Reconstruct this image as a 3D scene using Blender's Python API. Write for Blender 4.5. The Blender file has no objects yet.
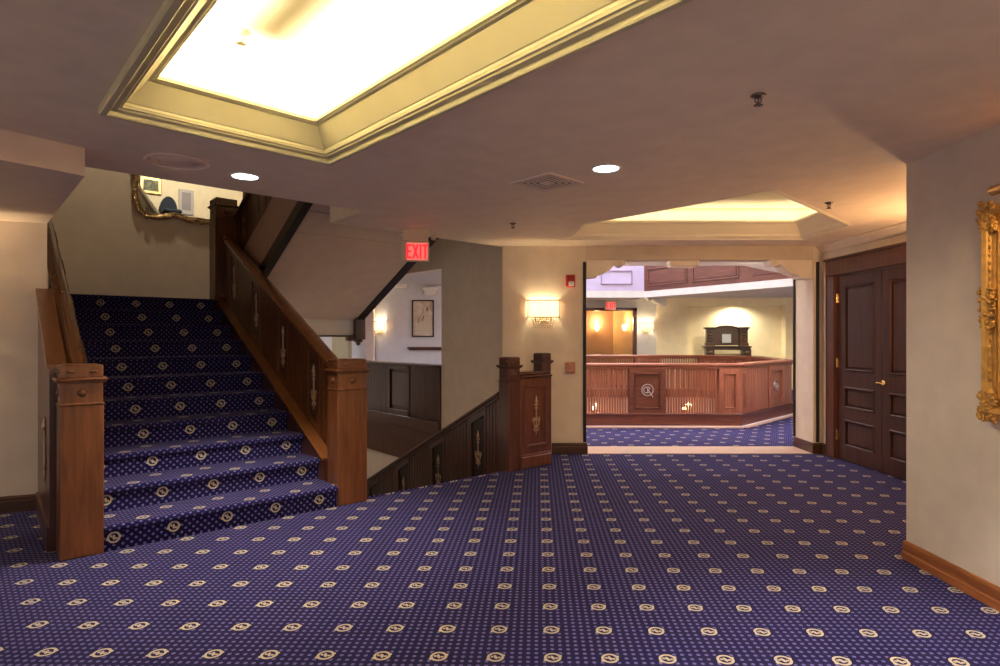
import bpy, bmesh, math, random
from mathutils import Vector, Matrix
from mathutils.geometry import tessellate_polygon
random.seed(7)
PI = math.pi
SC = bpy.context.scene
COL = SC.collection
H = 2.49                      # ceiling height
EYE = 1.4
ANG = math.radians(40.5)      # direction of the stair front line
O2 = Vector((-2.535, 3.94))
UU = Vector((math.cos(ANG), math.sin(ANG)))
VV = Vector((-math.sin(ANG), math.cos(ANG)))
def st(a, s):                 # stair frame (across, along) -> world plan
    p = O2 + UU * a + VV * s
    return (p.x, p.y)

# ------------------------------------------------------------------ materials
def node_mat(name):
    m = bpy.data.materials.new(name); m.use_nodes = True
    nt = m.node_tree; b = nt.nodes['Principled BSDF']
    return m, nt, b
def N(nt, t, **k):
    n = nt.nodes.new(t)
    for a, v in k.items(): setattr(n, a, v)
    return n
def plaster(name, col, rough=0.75, var=0.05, bump=0.03, scale=6):
    m, nt, b = node_mat(name)
    tc = N(nt, 'ShaderNodeTexCoord'); no = N(nt, 'ShaderNodeTexNoise')
    no.inputs['Scale'].default_value = scale; no.inputs['Detail'].default_value = 4
    nt.links.new(tc.outputs['Object'], no.inputs['Vector'])
    r = N(nt, 'ShaderNodeValToRGB')
    r.color_ramp.elements[0].position = 0.3; r.color_ramp.elements[1].position = 0.7
    r.color_ramp.elements[0].color = [c * (1 - var) for c in col] + [1]
    r.color_ramp.elements[1].color = [min(1, c * (1 + var)) for c in col] + [1]
    nt.links.new(no.outputs['Fac'], r.inputs['Fac']); nt.links.new(r.outputs['Color'], b.inputs['Base Color'])
    n2 = N(nt, 'ShaderNodeTexNoise'); n2.inputs['Scale'].default_value = 90
    nt.links.new(tc.outputs['Object'], n2.inputs['Vector'])
    bp = N(nt, 'ShaderNodeBump'); bp.inputs['Strength'].default_value = bump; bp.inputs['Distance'].default_value = 0.01
    nt.links.new(n2.outputs['Fac'], bp.inputs['Height']); nt.links.new(bp.outputs['Normal'], b.inputs['Normal'])
    b.inputs['Roughness'].default_value = rough
    return m
def wood(name, dark, light, grain=(14, 14, 1.2), rough=0.34, coat=0.25):
    m, nt, b = node_mat(name)
    tc = N(nt, 'ShaderNodeTexCoord'); mp = N(nt, 'ShaderNodeMapping'); mp.inputs['Scale'].default_value = grain
    nt.links.new(tc.outputs['Object'], mp.inputs['Vector'])
    no = N(nt, 'ShaderNodeTexNoise'); no.inputs['Scale'].default_value = 2.2; no.inputs['Detail'].default_value = 7
    no.inputs['Distortion'].default_value = 0.6
    nt.links.new(mp.outputs['Vector'], no.inputs['Vector'])
    r = N(nt, 'ShaderNodeValToRGB')
    r.color_ramp.elements[0].position = 0.32; r.color_ramp.elements[1].position = 0.72
    r.color_ramp.elements[0].color = list(dark) + [1]; r.color_ramp.elements[1].color = list(light) + [1]
    nt.links.new(no.outputs['Fac'], r.inputs['Fac']); nt.links.new(r.outputs['Color'], b.inputs['Base Color'])
    b.inputs['Roughness'].default_value = rough
    b.inputs['Coat Weight'].default_value = coat; b.inputs['Coat Roughness'].default_value = 0.25
    return m
def plain(name, col, rough=0.5, metal=0.0, emit=None, estr=0.0, spec=None, noise=0.06):
    m, nt, b = node_mat(name)
    tc = N(nt, 'ShaderNodeTexCoord'); no = N(nt, 'ShaderNodeTexNoise'); no.inputs['Scale'].default_value = 25
    nt.links.new(tc.outputs['Object'], no.inputs['Vector'])
    r = N(nt, 'ShaderNodeValToRGB')
    r.color_ramp.elements[0].color = [c * (1 - noise) for c in col] + [1]
    r.color_ramp.elements[1].color = [min(1, c * (1 + noise)) for c in col] + [1]
    nt.links.new(no.outputs['Fac'], r.inputs['Fac']); nt.links.new(r.outputs['Color'], b.inputs['Base Color'])
    b.inputs['Roughness'].default_value = rough; b.inputs['Metallic'].default_value = metal
    if emit:
        b.inputs['Emission Color'].default_value = list(emit) + [1]; b.inputs['Emission Strength'].default_value = estr
    return m
LAT = 0.2495                  # motif spacing of the carpet
def carpet(name, rot=0.0, base=(0.0085, 0.0064, 0.045)):
    m, nt, b = node_mat(name)
    L = nt.links
    def mth(op, a, c=None):
        n = N(nt, 'ShaderNodeMath', operation=op)
        for i, v in enumerate((a, c)):
            if v is None: continue
            if isinstance(v, (int, float)): n.inputs[i].default_value = v
            else: L.new(v, n.inputs[i])
        return n.outputs[0]
    uv = N(nt, 'ShaderNodeUVMap', uv_map='UVMap')
    sp = N(nt, 'ShaderNodeSeparateXYZ'); L.new(uv.outputs['UV'], sp.inputs[0])
    def cell(v, n):           # signed distance from the centre of cells, metres
        return mth('MULTIPLY', mth('SUBTRACT', mth('FRACT', mth('ADD', mth('MULTIPLY', v, n / LAT), 0.5)), 0.5), LAT / n)
    qx, qy = cell(sp.outputs[0], 1), cell(sp.outputs[1], 1)
    r = mth('SQRT', mth('ADD', mth('MULTIPLY', qx, qx), mth('MULTIPLY', qy, qy)))
    c, s = math.cos(rot), math.sin(rot)
    rx = mth('ADD', mth('MULTIPLY', qx, c), mth('MULTIPLY', qy, s))
    ry = mth('ADD', mth('MULTIPLY', qx, -s), mth('MULTIPLY', qy, c))
    ring = mth('MULTIPLY', mth('GREATER_THAN', r, 0.026), mth('LESS_THAN', r, 0.038))
    def blob(cx, cy, wx, wy):
        ex = mth('DIVIDE', mth('SUBTRACT', rx, cx), wx); ey = mth('DIVIDE', mth('SUBTRACT', ry, cy), wy)
        return mth('LESS_THAN', mth('ADD', mth('MULTIPLY', ex, ex), mth('MULTIPLY', ey, ey)), 1.0)
    mot = mth('MAXIMUM', ring, blob(0.0, 0.0, 0.0075, 0.017))
    mot = mth('MAXIMUM', mot, blob(0.014, -0.009, 0.007, 0.007))
    mot = mth('MAXIMUM', mot, blob(-0.014, 0.008, 0.006, 0.008))
    mot = mth('MAXIMUM', mot, blob(-0.036, -0.008, 0.009, 0.009))
    mot = mth('MAXIMUM', mot, blob(0.036, 0.002, 0.008, 0.008))
    dx, dy = cell(sp.outputs[0], 7), cell(sp.outputs[1], 7)
    dr = mth('SQRT', mth('ADD', mth('MULTIPLY', dx, dx), mth('MULTIPLY', dy, dy)))
    dot = mth('MULTIPLY', mth('LESS_THAN', dr, 0.0088), mth('GREATER_THAN', r, 0.046))
    no = N(nt, 'ShaderNodeTexNoise'); no.inputs['Scale'].default_value = 3.0; no.inputs['Detail'].default_value = 5
    L.new(uv.outputs['UV'], no.inputs['Vector'])
    cr = N(nt, 'ShaderNodeValToRGB')
    cr.color_ramp.elements[0].position = 0.3; cr.color_ramp.elements[1].position = 0.7
    cr.color_ramp.elements[0].color = [x * 0.8 for x in base] + [1]; cr.color_ramp.elements[1].color = [x * 1.2 for x in base] + [1]
    L.new(no.outputs['Fac'], cr.inputs['Fac'])
    m1 = N(nt, 'ShaderNodeMixRGB'); L.new(dot, m1.inputs[0]); L.new(cr.outputs['Color'], m1.inputs[1]); m1.inputs[2].default_value = (0.12, 0.107, 0.295, 1)
    m2 = N(nt, 'ShaderNodeMixRGB'); L.new(mot, m2.inputs[0]); L.new(m1.outputs[0], m2.inputs[1]); m2.inputs[2].default_value = (0.45, 0.39, 0.31, 1)
    L.new(m2.outputs[0], b.inputs['Base Color'])
    b.inputs['Roughness'].default_value = 0.95; b.inputs['Specular IOR Level'].default_value = 0.1
    b.inputs['Sheen Weight'].default_value = 0.12; b.inputs['Sheen Roughness'].default_value = 0.5
    b.inputs['Sheen Tint'].default_value = (0.45, 0.45, 0.9, 1)
    n2 = N(nt, 'ShaderNodeTexNoise'); n2.inputs['Scale'].default_value = 260
    L.new(uv.outputs['UV'], n2.inputs['Vector'])
    bp = N(nt, 'ShaderNodeBump'); bp.inputs['Strength'].default_value = 0.25; bp.inputs['Distance'].default_value = 0.004
    L.new(n2.outputs['Fac'], bp.inputs['Height']); L.new(bp.outputs['Normal'], b.inputs['Normal'])
    return m
WALL = plaster('cream_wall_paint', (0.78, 0.66, 0.52))
WALLB = plaster('pale_wall_paint', (0.64, 0.62, 0.60))
NICHE = plaster('warm_cream_paint', (0.80, 0.70, 0.50))
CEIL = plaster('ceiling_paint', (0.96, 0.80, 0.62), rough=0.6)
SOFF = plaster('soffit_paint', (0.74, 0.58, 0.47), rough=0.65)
CROWN = plaster('crown_paint_warm_lit', (0.68, 0.62, 0.38), rough=0.45, var=0.02, bump=0.0)  # yellow of the warm cove light put into the crown's cream colour
WHITE = plaster('white_trim_paint', (0.78, 0.75, 0.70), rough=0.5, var=0.02, bump=0.0)
TAN = plaster('tan_trim_paint', (0.95, 0.82, 0.67), rough=0.55)
RECESS = plaster('recess_paint', (0.85, 0.78, 0.58), rough=0.8)
LAV = plaster('lavender_paint', (0.50, 0.43, 0.62), rough=0.6)
OAK = wood('stair_wood', (0.085, 0.026, 0.007), (0.165, 0.058, 0.016), coat=0.15)
OAKH = wood('stair_wood_rail', (0.17, 0.060, 0.018), (0.21, 0.075, 0.023), grain=(7, 0.7, 7), rough=0.25, coat=0.5)
MAH = wood('dark_wood', (0.052, 0.016, 0.009), (0.108, 0.034, 0.019))
MAHH = wood('dark_wood_rail', (0.055, 0.02, 0.012), (0.11, 0.04, 0.023), grain=(1.2, 14, 14), rough=0.25, coat=0.5)
DOORW = wood('door_wood', (0.045, 0.014, 0.009), (0.085, 0.027, 0.016), rough=0.5, coat=0.08)
CASE = wood('casing_wood', (0.07, 0.022, 0.012), (0.14, 0.045, 0.024), rough=0.4)
BASEW = wood('baseboard_wood', (0.20, 0.066, 0.018), (0.36, 0.125, 0.036), grain=(1.0, 1.0, 16), rough=0.35)
BASED = wood('dark_baseboard_wood', (0.05, 0.02, 0.008), (0.09, 0.035, 0.014), grain=(1.0, 1.0, 16), rough=0.35)
CHER = wood('cherry_wood', (0.22, 0.072, 0.038), (0.40, 0.15, 0.085))
CHERH = wood('cherry_wood_rail', (0.22, 0.072, 0.038), (0.38, 0.14, 0.08), grain=(1.2, 1.2, 14), rough=0.3)
CHERD = wood('cherry_dark', (0.10, 0.032, 0.02), (0.19, 0.062, 0.036), grain=(1.2, 1.2, 14))
BLACKW = plain('near_black_wood', (0.016, 0.009, 0.006), 0.45)
BRONZE = plain('aged_bronze', (0.50, 0.35, 0.22), 0.36, 0.6)
BRASS = plain('polished_brass', (0.80, 0.55, 0.22), 0.25, 0.95)
PEWTER = plain('pewter', (0.62, 0.55, 0.52), 0.35, 0.8)
GILT = plain('gilt', (0.56, 0.31, 0.08), 0.45, 0.55, noise=0.45)
CHROME = plain('chrome_dark', (0.20, 0.16, 0.14), 0.4, 0.8)
OFFW = plain('off_white_plastic', (0.62, 0.52, 0.42), 0.5)
RED = plain('alarm_red', (0.55, 0.03, 0.02), 0.4)
PINK = plain('faded_red', (0.50, 0.21, 0.15), 0.5)
STROBE = plain('strobe_lens', (0.85, 0.80, 0.78), 0.2)
EXITBOX = plain('exit_housing', (0.72, 0.56, 0.40), 0.55)
EXITBACK = plain('exit_face', (0.75, 0.25, 0.2), 0.5, emit=(1.0, 0.22, 0.16), estr=0.55)
EXITRED = plain('exit_letters', (0.7, 0.02, 0.03), 0.5, emit=(1.0, 0.02, 0.04), estr=0.9)
LAMPW = plain('lamp_white', (0.9, 0.9, 0.9), 0.5, emit=(1, 0.93, 0.95), estr=9)
GLOW = plain('lamp_shade_lit', (0.9, 0.8, 0.6), 0.6, emit=(1, 0.78, 0.45), estr=1.7)
def shade_mat():
    m, nt, b = node_mat('lamp_shade_fabric')
    out = nt.nodes['Material Output']
    tr = N(nt, 'ShaderNodeBsdfTranslucent'); tr.inputs['Color'].default_value = (0.50, 0.36, 0.20, 1)
    em = N(nt, 'ShaderNodeEmission'); em.inputs['Color'].default_value = (1, 0.82, 0.55, 1); em.inputs['Strength'].default_value = 0.9
    no = N(nt, 'ShaderNodeTexNoise'); no.inputs['Scale'].default_value = 80
    mr_ = N(nt, 'ShaderNodeMapRange'); mr_.inputs['To Min'].default_value = 0.75; mr_.inputs['To Max'].default_value = 1.0
    nt.links.new(no.outputs['Fac'], mr_.inputs['Value']); nt.links.new(mr_.outputs['Result'], em.inputs['Strength'])
    ad = N(nt, 'ShaderNodeAddShader'); nt.links.new(tr.outputs[0], ad.inputs[0]); nt.links.new(em.outputs[0], ad.inputs[1])
    nt.links.new(ad.outputs[0], out.inputs['Surface'])
    return m
SHADE = shade_mat()
GLOWO = plain('orange_lamp_lit', (0.9, 0.6, 0.3), 0.6, emit=(1, 0.58, 0.2), estr=16)
DARK = plain('vent_shade', (0.035, 0.03, 0.03), 0.8)
VENTM = plain('vent_paint', (0.85, 0.72, 0.64), 0.5)
SPK = plain('speaker_paint', (0.88, 0.70, 0.60), 0.6)
STONE = plaster('threshold_stone', (0.60, 0.44, 0.33), rough=0.5)
STRIP = plain('pale_metal_strip', (0.88, 0.86, 0.95), 0.35, 0.1)
CARP = carpet('navy_carpet', rot=0.35)
CARPS = carpet('navy_stair_carpet', rot=-PI / 4)
def mirror_mat():
    m, nt, b = node_mat('mirror_glass')
    b.inputs['Base Color'].default_value = (0.9, 0.9, 0.88, 1); b.inputs['Metallic'].default_value = 1; b.inputs['Roughness'].default_value = 0.015
    return m
MIRR = mirror_mat()
def crystal_mat():
    m, nt, b = node_mat('crystal')
    b.inputs['Base Color'].default_value = (0.85, 0.72, 0.52, 1); b.inputs['Roughness'].default_value = 0.08
    b.inputs['Metallic'].default_value = 0.35; b.inputs['Specular IOR Level'].default_value = 0.9
    return m
CRYS = crystal_mat()
def painting_mat(name, cols, scale=3, seed=0.0):
    m, nt, b = node_mat(name)
    tc = N(nt, 'ShaderNodeTexCoord'); mp = N(nt, 'ShaderNodeMapping'); mp.inputs['Location'].default_value = (seed, seed * 2, 0)
    nt.links.new(tc.outputs['Object'], mp.inputs['Vector'])
    no = N(nt, 'ShaderNodeTexNoise'); no.inputs['Scale'].default_value = scale; no.inputs['Detail'].default_value = 5; no.inputs['Distortion'].default_value = 1.2
    nt.links.new(mp.outputs['Vector'], no.inputs['Vector'])
    r = N(nt, 'ShaderNodeValToRGB'); els = r.color_ramp.elements
    while len(els) < len(cols): els.new(0.5)
    for i, c in enumerate(cols):
        els[i].position = 0.28 + 0.44 * i / (len(cols) - 1); els[i].color = list(c) + [1]
    nt.links.new(no.outputs['Fac'], r.inputs['Fac']); nt.links.new(r.outputs['Color'], b.inputs['Base Color'])
    b.inputs['Roughness'].default_value = 0.5
    return m

# ------------------------------------------------------------------ mesh helpers
class MB:
    def __init__(s): s.v = []; s.f = []; s.uv = []; s.sm = []
    def add(s, vs, fs, uvs=None, smooth=False):
        b = len(s.v); s.v += [tuple(p) for p in vs]
        for i, f in enumerate(fs):
            s.f.append([b + k for k in f]); s.uv.append(uvs[i] if uvs else None); s.sm.append(smooth)
        return s
    def box(s, x0, x1, y0, y1, z0, z1):
        x0, x1 = min(x0, x1), max(x0, x1); y0, y1 = min(y0, y1), max(y0, y1); z0, z1 = min(z0, z1), max(z0, z1)
        return s.add([(x0, y0, z0), (x1, y0, z0), (x1, y1, z0), (x0, y1, z0), (x0, y0, z1), (x1, y0, z1), (x1, y1, z1), (x0, y1, z1)],
                     [(0, 3, 2, 1), (4, 5, 6, 7), (0, 1, 5, 4), (1, 2, 6, 5), (2, 3, 7, 6), (3, 0, 4, 7)])
    def bx(s, x0, x1, y0, y1, z0, z1, c=0.006):   # box with chamfered edges on all sides
        x0, x1 = min(x0, x1), max(x0, x1); y0, y1 = min(y0, y1), max(y0, y1); z0, z1 = min(z0, z1), max(z0, z1)
        c = min(c, (x1 - x0) / 3, (y1 - y0) / 3, (z1 - z0) / 3)
        bm = bmesh.new()
        bmesh.ops.create_cube(bm, size=1)
        for v in bm.verts:
            v.co = ((x0 + x1) / 2 + v.co.x * (x1 - x0), (y0 + y1) / 2 + v.co.y * (y1 - y0), (z0 + z1) / 2 + v.co.z * (z1 - z0))
        bmesh.ops.bevel(bm, geom=bm.edges[:], offset=c, segments=1, affect='EDGES')
        bm.verts.index_update()
        s.add([v.co[:] for v in bm.verts], [[v.index for v in f.verts] for f in bm.faces]); bm.free()
        return s
    def slab(s, y0, y1, zb, zt, x0, x1):          # sheared board: bottom and top heights are functions of y
        return s.add([(x0, y0, zb(y0)), (x1, y0, zb(y0)), (x1, y1, zb(y1)), (x0, y1, zb(y1)),
                      (x0, y0, zt(y0)), (x1, y0, zt(y0)), (x1, y1, zt(y1)), (x0, y1, zt(y1))],
                     [(0, 3, 2, 1), (4, 5, 6, 7), (0, 1, 5, 4), (1, 2, 6, 5), (2, 3, 7, 6), (3, 0, 4, 7)])
    def prism(s, poly, z0, z1):                   # plan polygon extruded in z
        n = len(poly); a = sum(poly[i][0] * poly[(i + 1) % n][1] - poly[(i + 1) % n][0] * poly[i][1] for i in range(n))
        if a < 0: poly = poly[::-1]
        vs = [(p[0], p[1], z0) for p in poly] + [(p[0], p[1], z1) for p in poly]
        tr = tessellate_polygon([[Vector((p[0], p[1], 0)) for p in poly]])
        fs = []
        for t in tr:
            t = list(t); A, B, C = [poly[k] for k in t]
            if (B[0] - A[0]) * (C[1] - A[1]) - (B[1] - A[1]) * (C[0] - A[0]) < 0: t = t[::-1]
            fs.append([k + n for k in t]); fs.append(t[::-1])
        fs += [(i, (i + 1) % n, n + (i + 1) % n, n + i) for i in range(n)]
        return s.add(vs, fs)
    def outline(s, poly, depth, M):               # polygon in local xy extruded along local z, then placed with M
        t = MB().prism(poly, 0, depth)
        return s.add([M @ Vector(p) for p in t.v], t.f)
    def tube(s, pts, r, n=10, cap=True):
        P = [Vector(p) for p in pts]; rings = []; k = len(P)
        rr = r if isinstance(r, (list, tuple)) else [r] * k
        up = None
        for i in range(k):
            t = (P[min(i + 1, k - 1)] - P[max(i - 1, 0)])
            t = t.normalized() if t.length > 1e-9 else Vector((0, 0, 1))
            if up is None: up = t.orthogonal().normalized()
            up = (up - t * up.dot(t)); up = up.normalized() if up.length > 1e-6 else t.orthogonal().normalized()
            w = t.cross(up)
            rings.append([P[i] + (up * math.cos(2 * PI * j / n) + w * math.sin(2 * PI * j / n)) * rr[i] for j in range(n)])
        vs = [p for ring in rings for p in ring]; fs = []
        for i in range(k - 1):
            for j in range(n): fs.append((i * n + j, i * n + (j + 1) % n, (i + 1) * n + (j + 1) % n, (i + 1) * n + j))
        s.add(vs, fs, smooth=True)
        if cap: s.add(rings[0], [list(range(n))[::-1]]); s.add(rings[-1], [list(range(n))])
        return s
    def ring(s, c, R, r, ax='y', n=28, m=8, arc=(0, 2 * PI)):
        pts = []
        full = abs(arc[1] - arc[0] - 2 * PI) < 1e-6
        for i in range(n + 1):
            t = arc[0] + (arc[1] - arc[0]) * i / n
            a, b = R * math.cos(t), R * math.sin(t)
            pts.append({'y': (c[0] + a, c[1], c[2] + b), 'x': (c[0], c[1] + a, c[2] + b), 'z': (c[0] + a, c[1] + b, c[2])}[ax])
        return s.tube(pts, r, m, cap=not full)
    def lathe(s, prof, c=(0, 0, 0), n=20, ax='z', cap=True):  # prof: (radius, height)
        vs = []
        for r, h in prof:
            for j in range(n):
                a, b = r * math.cos(2 * PI * j / n), r * math.sin(2 * PI * j / n)
                vs.append({'z': (c[0] + a, c[1] + b, c[2] + h), 'y': (c[0] + b, c[1] + h, c[2] + a), 'x': (c[0] + h, c[1] + a, c[2] + b)}[ax])
        fs = []
        for i in range(len(prof) - 1):
            for j in range(n): fs.append((i * n + j, i * n + (j + 1) % n, (i + 1) * n + (j + 1) % n, (i + 1) * n + j))
        k = len(prof)
        if cap: fs.append(list(range(n))[::-1]); fs.append([(k - 1) * n + j for j in range(n)])
        return s.add(vs, fs, smooth=True)
    def ball(s, c, r, n=10, sq=(1, 1, 1)):
        prof = [(max(1e-4, math.sin(PI * i / n)), -math.cos(PI * i / n)) for i in range(n + 1)]
        t = MB().lathe(prof, n=n + 4)
        return s.add([(c[0] + p[0] * r * sq[0], c[1] + p[1] * r * sq[1], c[2] + p[2] * r * sq[2]) for p in t.v], t.f, smooth=True)
    def sweep(s, path, prof, closed=True):        # plan path, profile (offset to the left of travel, z): mitred
        P = [Vector(p) for p in path]; n = len(P)
        def off(i, d):
            if closed or 0 < i < n - 1:
                a = (P[i] - P[i - 1]).normalized(); b = (P[(i + 1) % n] - P[i]).normalized()
                na, nb = Vector((-a.y, a.x)), Vector((-b.y, b.x)); m = (na + nb); m = m / m.dot(na)
            else:
                a = (P[1] - P[0] if i == 0 else P[-1] - P[-2]).normalized(); m = Vector((-a.y, a.x))
            return P[i] + m * d
        k = len(prof)
        vs = [(*off(i, d), z) for i in range(n) for d, z in prof]
        fs = []
        for i in range(n if closed else n - 1):
            j = (i + 1) % n
            for q in range(k - 1): fs.append((i * k + q, j * k + q, j * k + q + 1, i * k + q + 1))
        if not closed: fs.append(list(range(k))); fs.append([(n - 1) * k + q for q in range(k)][::-1])
        return s.add(vs, fs)
    def merge(s, o, M=None):
        return_f = o.f
        s2 = [(M @ Vector(p))[:] if M else p for p in o.v]
        b = len(s.v); s.v += s2
        s.f += [[b + k for k in f] for f in return_f]; s.uv += o.uv; s.sm += o.sm
        return s
    def build(s, name, mat, parent=None, loc=None, fix=True):
        me = bpy.data.meshes.new(name)
        me.from_pydata(s.v, [], s.f); me.materials.append(mat)
        if any(u is not None for u in s.uv):
            lay = me.uv_layers.new(name='UVMap')
            for p in me.polygons:
                u = s.uv[p.index]
                for k, li in enumerate(p.loop_indices): lay.data[li].uv = u[k] if u else (0, 0)
        for p in me.polygons: p.use_smooth = s.sm[p.index]
        if fix:
            bm = bmesh.new(); bm.from_mesh(me); bmesh.ops.recalc_face_normals(bm, faces=bm.faces[:]); bm.to_mesh(me); bm.free()
        o = bpy.data.objects.new(name, me); COL.objects.link(o)
        if parent: o.parent = parent
        if loc: o.location = loc
        return o
def tag(o, label=None, cat=None, group=None, kind=None):
    if label: o['label'] = label
    if cat: o['category'] = cat
    if group: o['group'] = group
    if kind: o['kind'] = kind
    return o
def thing(name, label, cat, loc=(0, 0, 0), rz=0.0, group=None):
    o = bpy.data.objects.new(name, None); COL.objects.link(o)
    o.location = loc; o.rotation_euler = (0, 0, rz); o.empty_display_size = 0.1
    return tag(o, label, cat, group)
def struct(o): return tag(o, kind='structure')
def copy_tree(o, parent=None):
    c = o.copy(); COL.objects.link(c)
    if parent: c.parent = parent
    for ch in list(o.children): copy_tree(ch, c)
    return c
def poly_mesh(outer, holes, z, flip=False):
    loops = [[Vector((p[0], p[1], 0)) for p in outer]] + [[Vector((p[0], p[1], 0)) for p in h] for h in holes]
    pts = [p for l in loops for p in l]
    b = MB(); fs = []
    for t in tessellate_polygon(loops):
        A, B, C = [pts[k] for k in t]; up = (B - A).cross(C - A).z > 0
        fs.append(list(t) if up != flip else list(t)[::-1])
    return b.add([(p.x, p.y, z) for p in pts], fs)
def wall_seg(p0, p1, z0, z1, th, holes=()):       # straight wall from p0 to p1, thickness to the left of travel
    d = Vector((p1[0] - p0[0], p1[1] - p0[1])); L = d.length; d.normalize(); nrm = Vector((-d.y, d.x))
    xs = sorted({0, L, *[h[0] for h in holes], *[h[1] for h in holes]}); zs = sorted({z0, z1, *[h[2] for h in holes], *[h[3] for h in holes]})
    b = MB()
    for i in range(len(xs) - 1):
        for j in range(len(zs) - 1):
            cx, cz = (xs[i] + xs[i + 1]) / 2, (zs[j] + zs[j + 1]) / 2
            if any(h[0] < cx < h[1] and h[2] < cz < h[3] for h in holes): continue
            q = [Vector(p0) + d * xs[i], Vector(p0) + d * xs[i + 1], Vector(p0) + d * xs[i + 1] + nrm * th, Vector(p0) + d * xs[i] + nrm * th]
            b.prism([(p.x, p.y) for p in q], zs[j], zs[j + 1])
    return b

# ------------------------------------------------------------------ carpet floor
ROW = Vector((1, -0.021)).normalized(); COLD = Vector((0.0625, 1)).normalized()
MI = Matrix(((ROW.x, COLD.x), (ROW.y, COLD.y))).inverted()
def carpet_uv(x, y, org=(0.230, 2.62)):
    q = MI @ Vector((x - org[0], y - org[1])); return (q.x, q.y)
def carpet_floor(name, poly, z, org=(0.230, 2.62), M=None):
    b = poly_mesh(poly, [], z)
    f = lambda p: (M(p) if M else carpet_uv(p[0], p[1], org))
    b.uv = [[f(b.v[k]) for k in fc] for fc in b.f]
    return struct(b.build(name, CARP, fix=False))
floor_poly = [(-7, -2.0), (4.2, -2.0), (4.2, 7.2), (0.0, 7.2), st(4.3, 0.9), st(4.3, 0.36), st(3.55, 0.36), st(3.55, 0.06), st(-0.2, 0.06), st(-0.2, 1.7), (-7, 4.2)]
carpet_floor('floor', floor_poly, 0.0)

# ------------------------------------------------------------------ ceiling with two coffers
e1 = Vector((math.cos(math.radians(43.5)), math.sin(math.radians(43.5)))); e2 = Vector((math.cos(math.radians(-47.8)), math.sin(math.radians(-47.8))))
L0 = Vector((-1.888, 2.855)); V0 = Vector((-1.044, 3.684))
tray1 = [tuple(L0), tuple(L0 + e2 * 3.4), tuple(V0 + e2 * 3.4), tuple(V0)]                 # counter-clockwise
tray2 = [(0.72, 6.74), (0.80, 5.80), (2.024, 4.449), (3.41, 5.84), (3.41, 6.74)]
ceil_outer = [(-7, -2.0), (4.2, -2.0), (4.2, 7.3), (0.06, 7.3), st(4.25, 0.86), st(1.85, 0.76), st(1.85, 0.08), st(-0.26, 0.0), st(-0.26, 1.5), (-7, 4.2)]
cb = poly_mesh(ceil_outer, [tray1, tray2], H, flip=True)
for i in range(4, 9):                              # slab edge around the stairwell
    p, q = ceil_outer[i], ceil_outer[i + 1] if i < 8 else ceil_outer[i]
    if p != q: cb.add([(*p, H), (*q, H), (*q, 3.6), (*p, 3.6)], [(0, 1, 2, 3)])
struct(cb.build('ceiling', CEIL, fix=False))
CR = [(-0.02, -0.002), (-0.02, -0.028), (-0.012, -0.034), (0.012, -0.034), (0.018, -0.026), (0.020, -0.012), (0.032, -0.010), (0.050, -0.008), (0.056, 0.0), (0.066, 0.002), (0.070, 0.012)]
for i in range(9):
    t = i / 8 * PI / 2
    CR.append((0.072 + 0.100 * (1 - math.cos(t)), 0.014 + 0.115 * math.sin(t)))
CR += [(0.176, 0.132), (0.188, 0.136), (0.190, 0.150), (0.186, 0.158), (0.172, 0.160), (0.150, 0.120), (0.08, 0.030), (0.0, 0.0)]
def coffer(k, poly, rise, top_mould):
    b = MB().sweep(poly, [(d, H + (z if k == 1 else max(z + 0.026, -0.004))) for d, z in CR])
    struct(b.build('trim_%d' % k, CROWN if k == 1 else plaster('crown_paint_bright_lit', (0.96, 0.84, 0.65), rough=0.45, var=0.02, bump=0.0)))  # second crown paler: brighter light on it put into its colour
    w = MB().sweep(poly, [(0.0, H), (-0.12, H + 0.001), (-0.12, H + rise)])
    if top_mould:
        w.sweep(poly, [(-0.12, H + rise - 0.16), (-0.10, H + rise - 0.155), (-0.09, H + rise - 0.13), (-0.06, H + rise - 0.08), (-0.02, H + rise - 0.04), (-0.01, H + rise - 0.03), (-0.01, H + rise)])
    n = len(poly)
    P = [Vector(p) for p in poly]
    outp = []
    for i in range(n):
        a = (P[i] - P[i - 1]).normalized(); c = (P[(i + 1) % n] - P[i]).normalized()
        na, nc = Vector((-a.y, a.x)), Vector((-c.y, c.x)); m = (na + nc); m = m / m.dot(na)
        outp.append(tuple(P[i] - m * 0.12))
    w.merge(poly_mesh(outp, [], H + rise, flip=True))
    struct(w.build('ceiling_recess_%d' % k if False else 'ceiling_coffer', RECESS, fix=False))
coffer(1, tray1, 0.36, False)
coffer(2, tray2, 0.36, True)
def strip_light(p, q, z, power, col, size=0.04):
    l = bpy.data.lights.new('cove_strip', 'AREA'); l.shape = 'RECTANGLE'
    v = Vector(q) - Vector(p); l.size = v.length; l.size_y = size; l.energy = power * v.length; l.color = col
    o = bpy.data.objects.new('cove_strip', l); COL.objects.link(o)
    o.location = ((p[0] + q[0]) / 2, (p[1] + q[1]) / 2, z); o.rotation_euler = (PI, 0, -math.atan2(v.y, v.x) if False else math.atan2(v.y, v.x))
def cove(poly, d, z, power, col):
    n = len(poly); P = [Vector(p) for p in poly]; ins = []
    for i in range(n):
        a = (P[i] - P[i - 1]).normalized(); c = (P[(i + 1) % n] - P[i]).normalized()
        na, nc = Vector((-a.y, a.x)), Vector((-c.y, c.x)); m = (na + nc); m = m / m.dot(na)
        ins.append(tuple(P[i] + m * d))
    for i in range(n): strip_light(ins[i], ins[(i + 1) % n], z, power, col)
cove(tray1, 0.05, H + 0.09, 22, (1, 0.88, 0.66))
cove(tray2, 0.05, H + 0.09, 1.7, (1, 0.86, 0.62))

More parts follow.
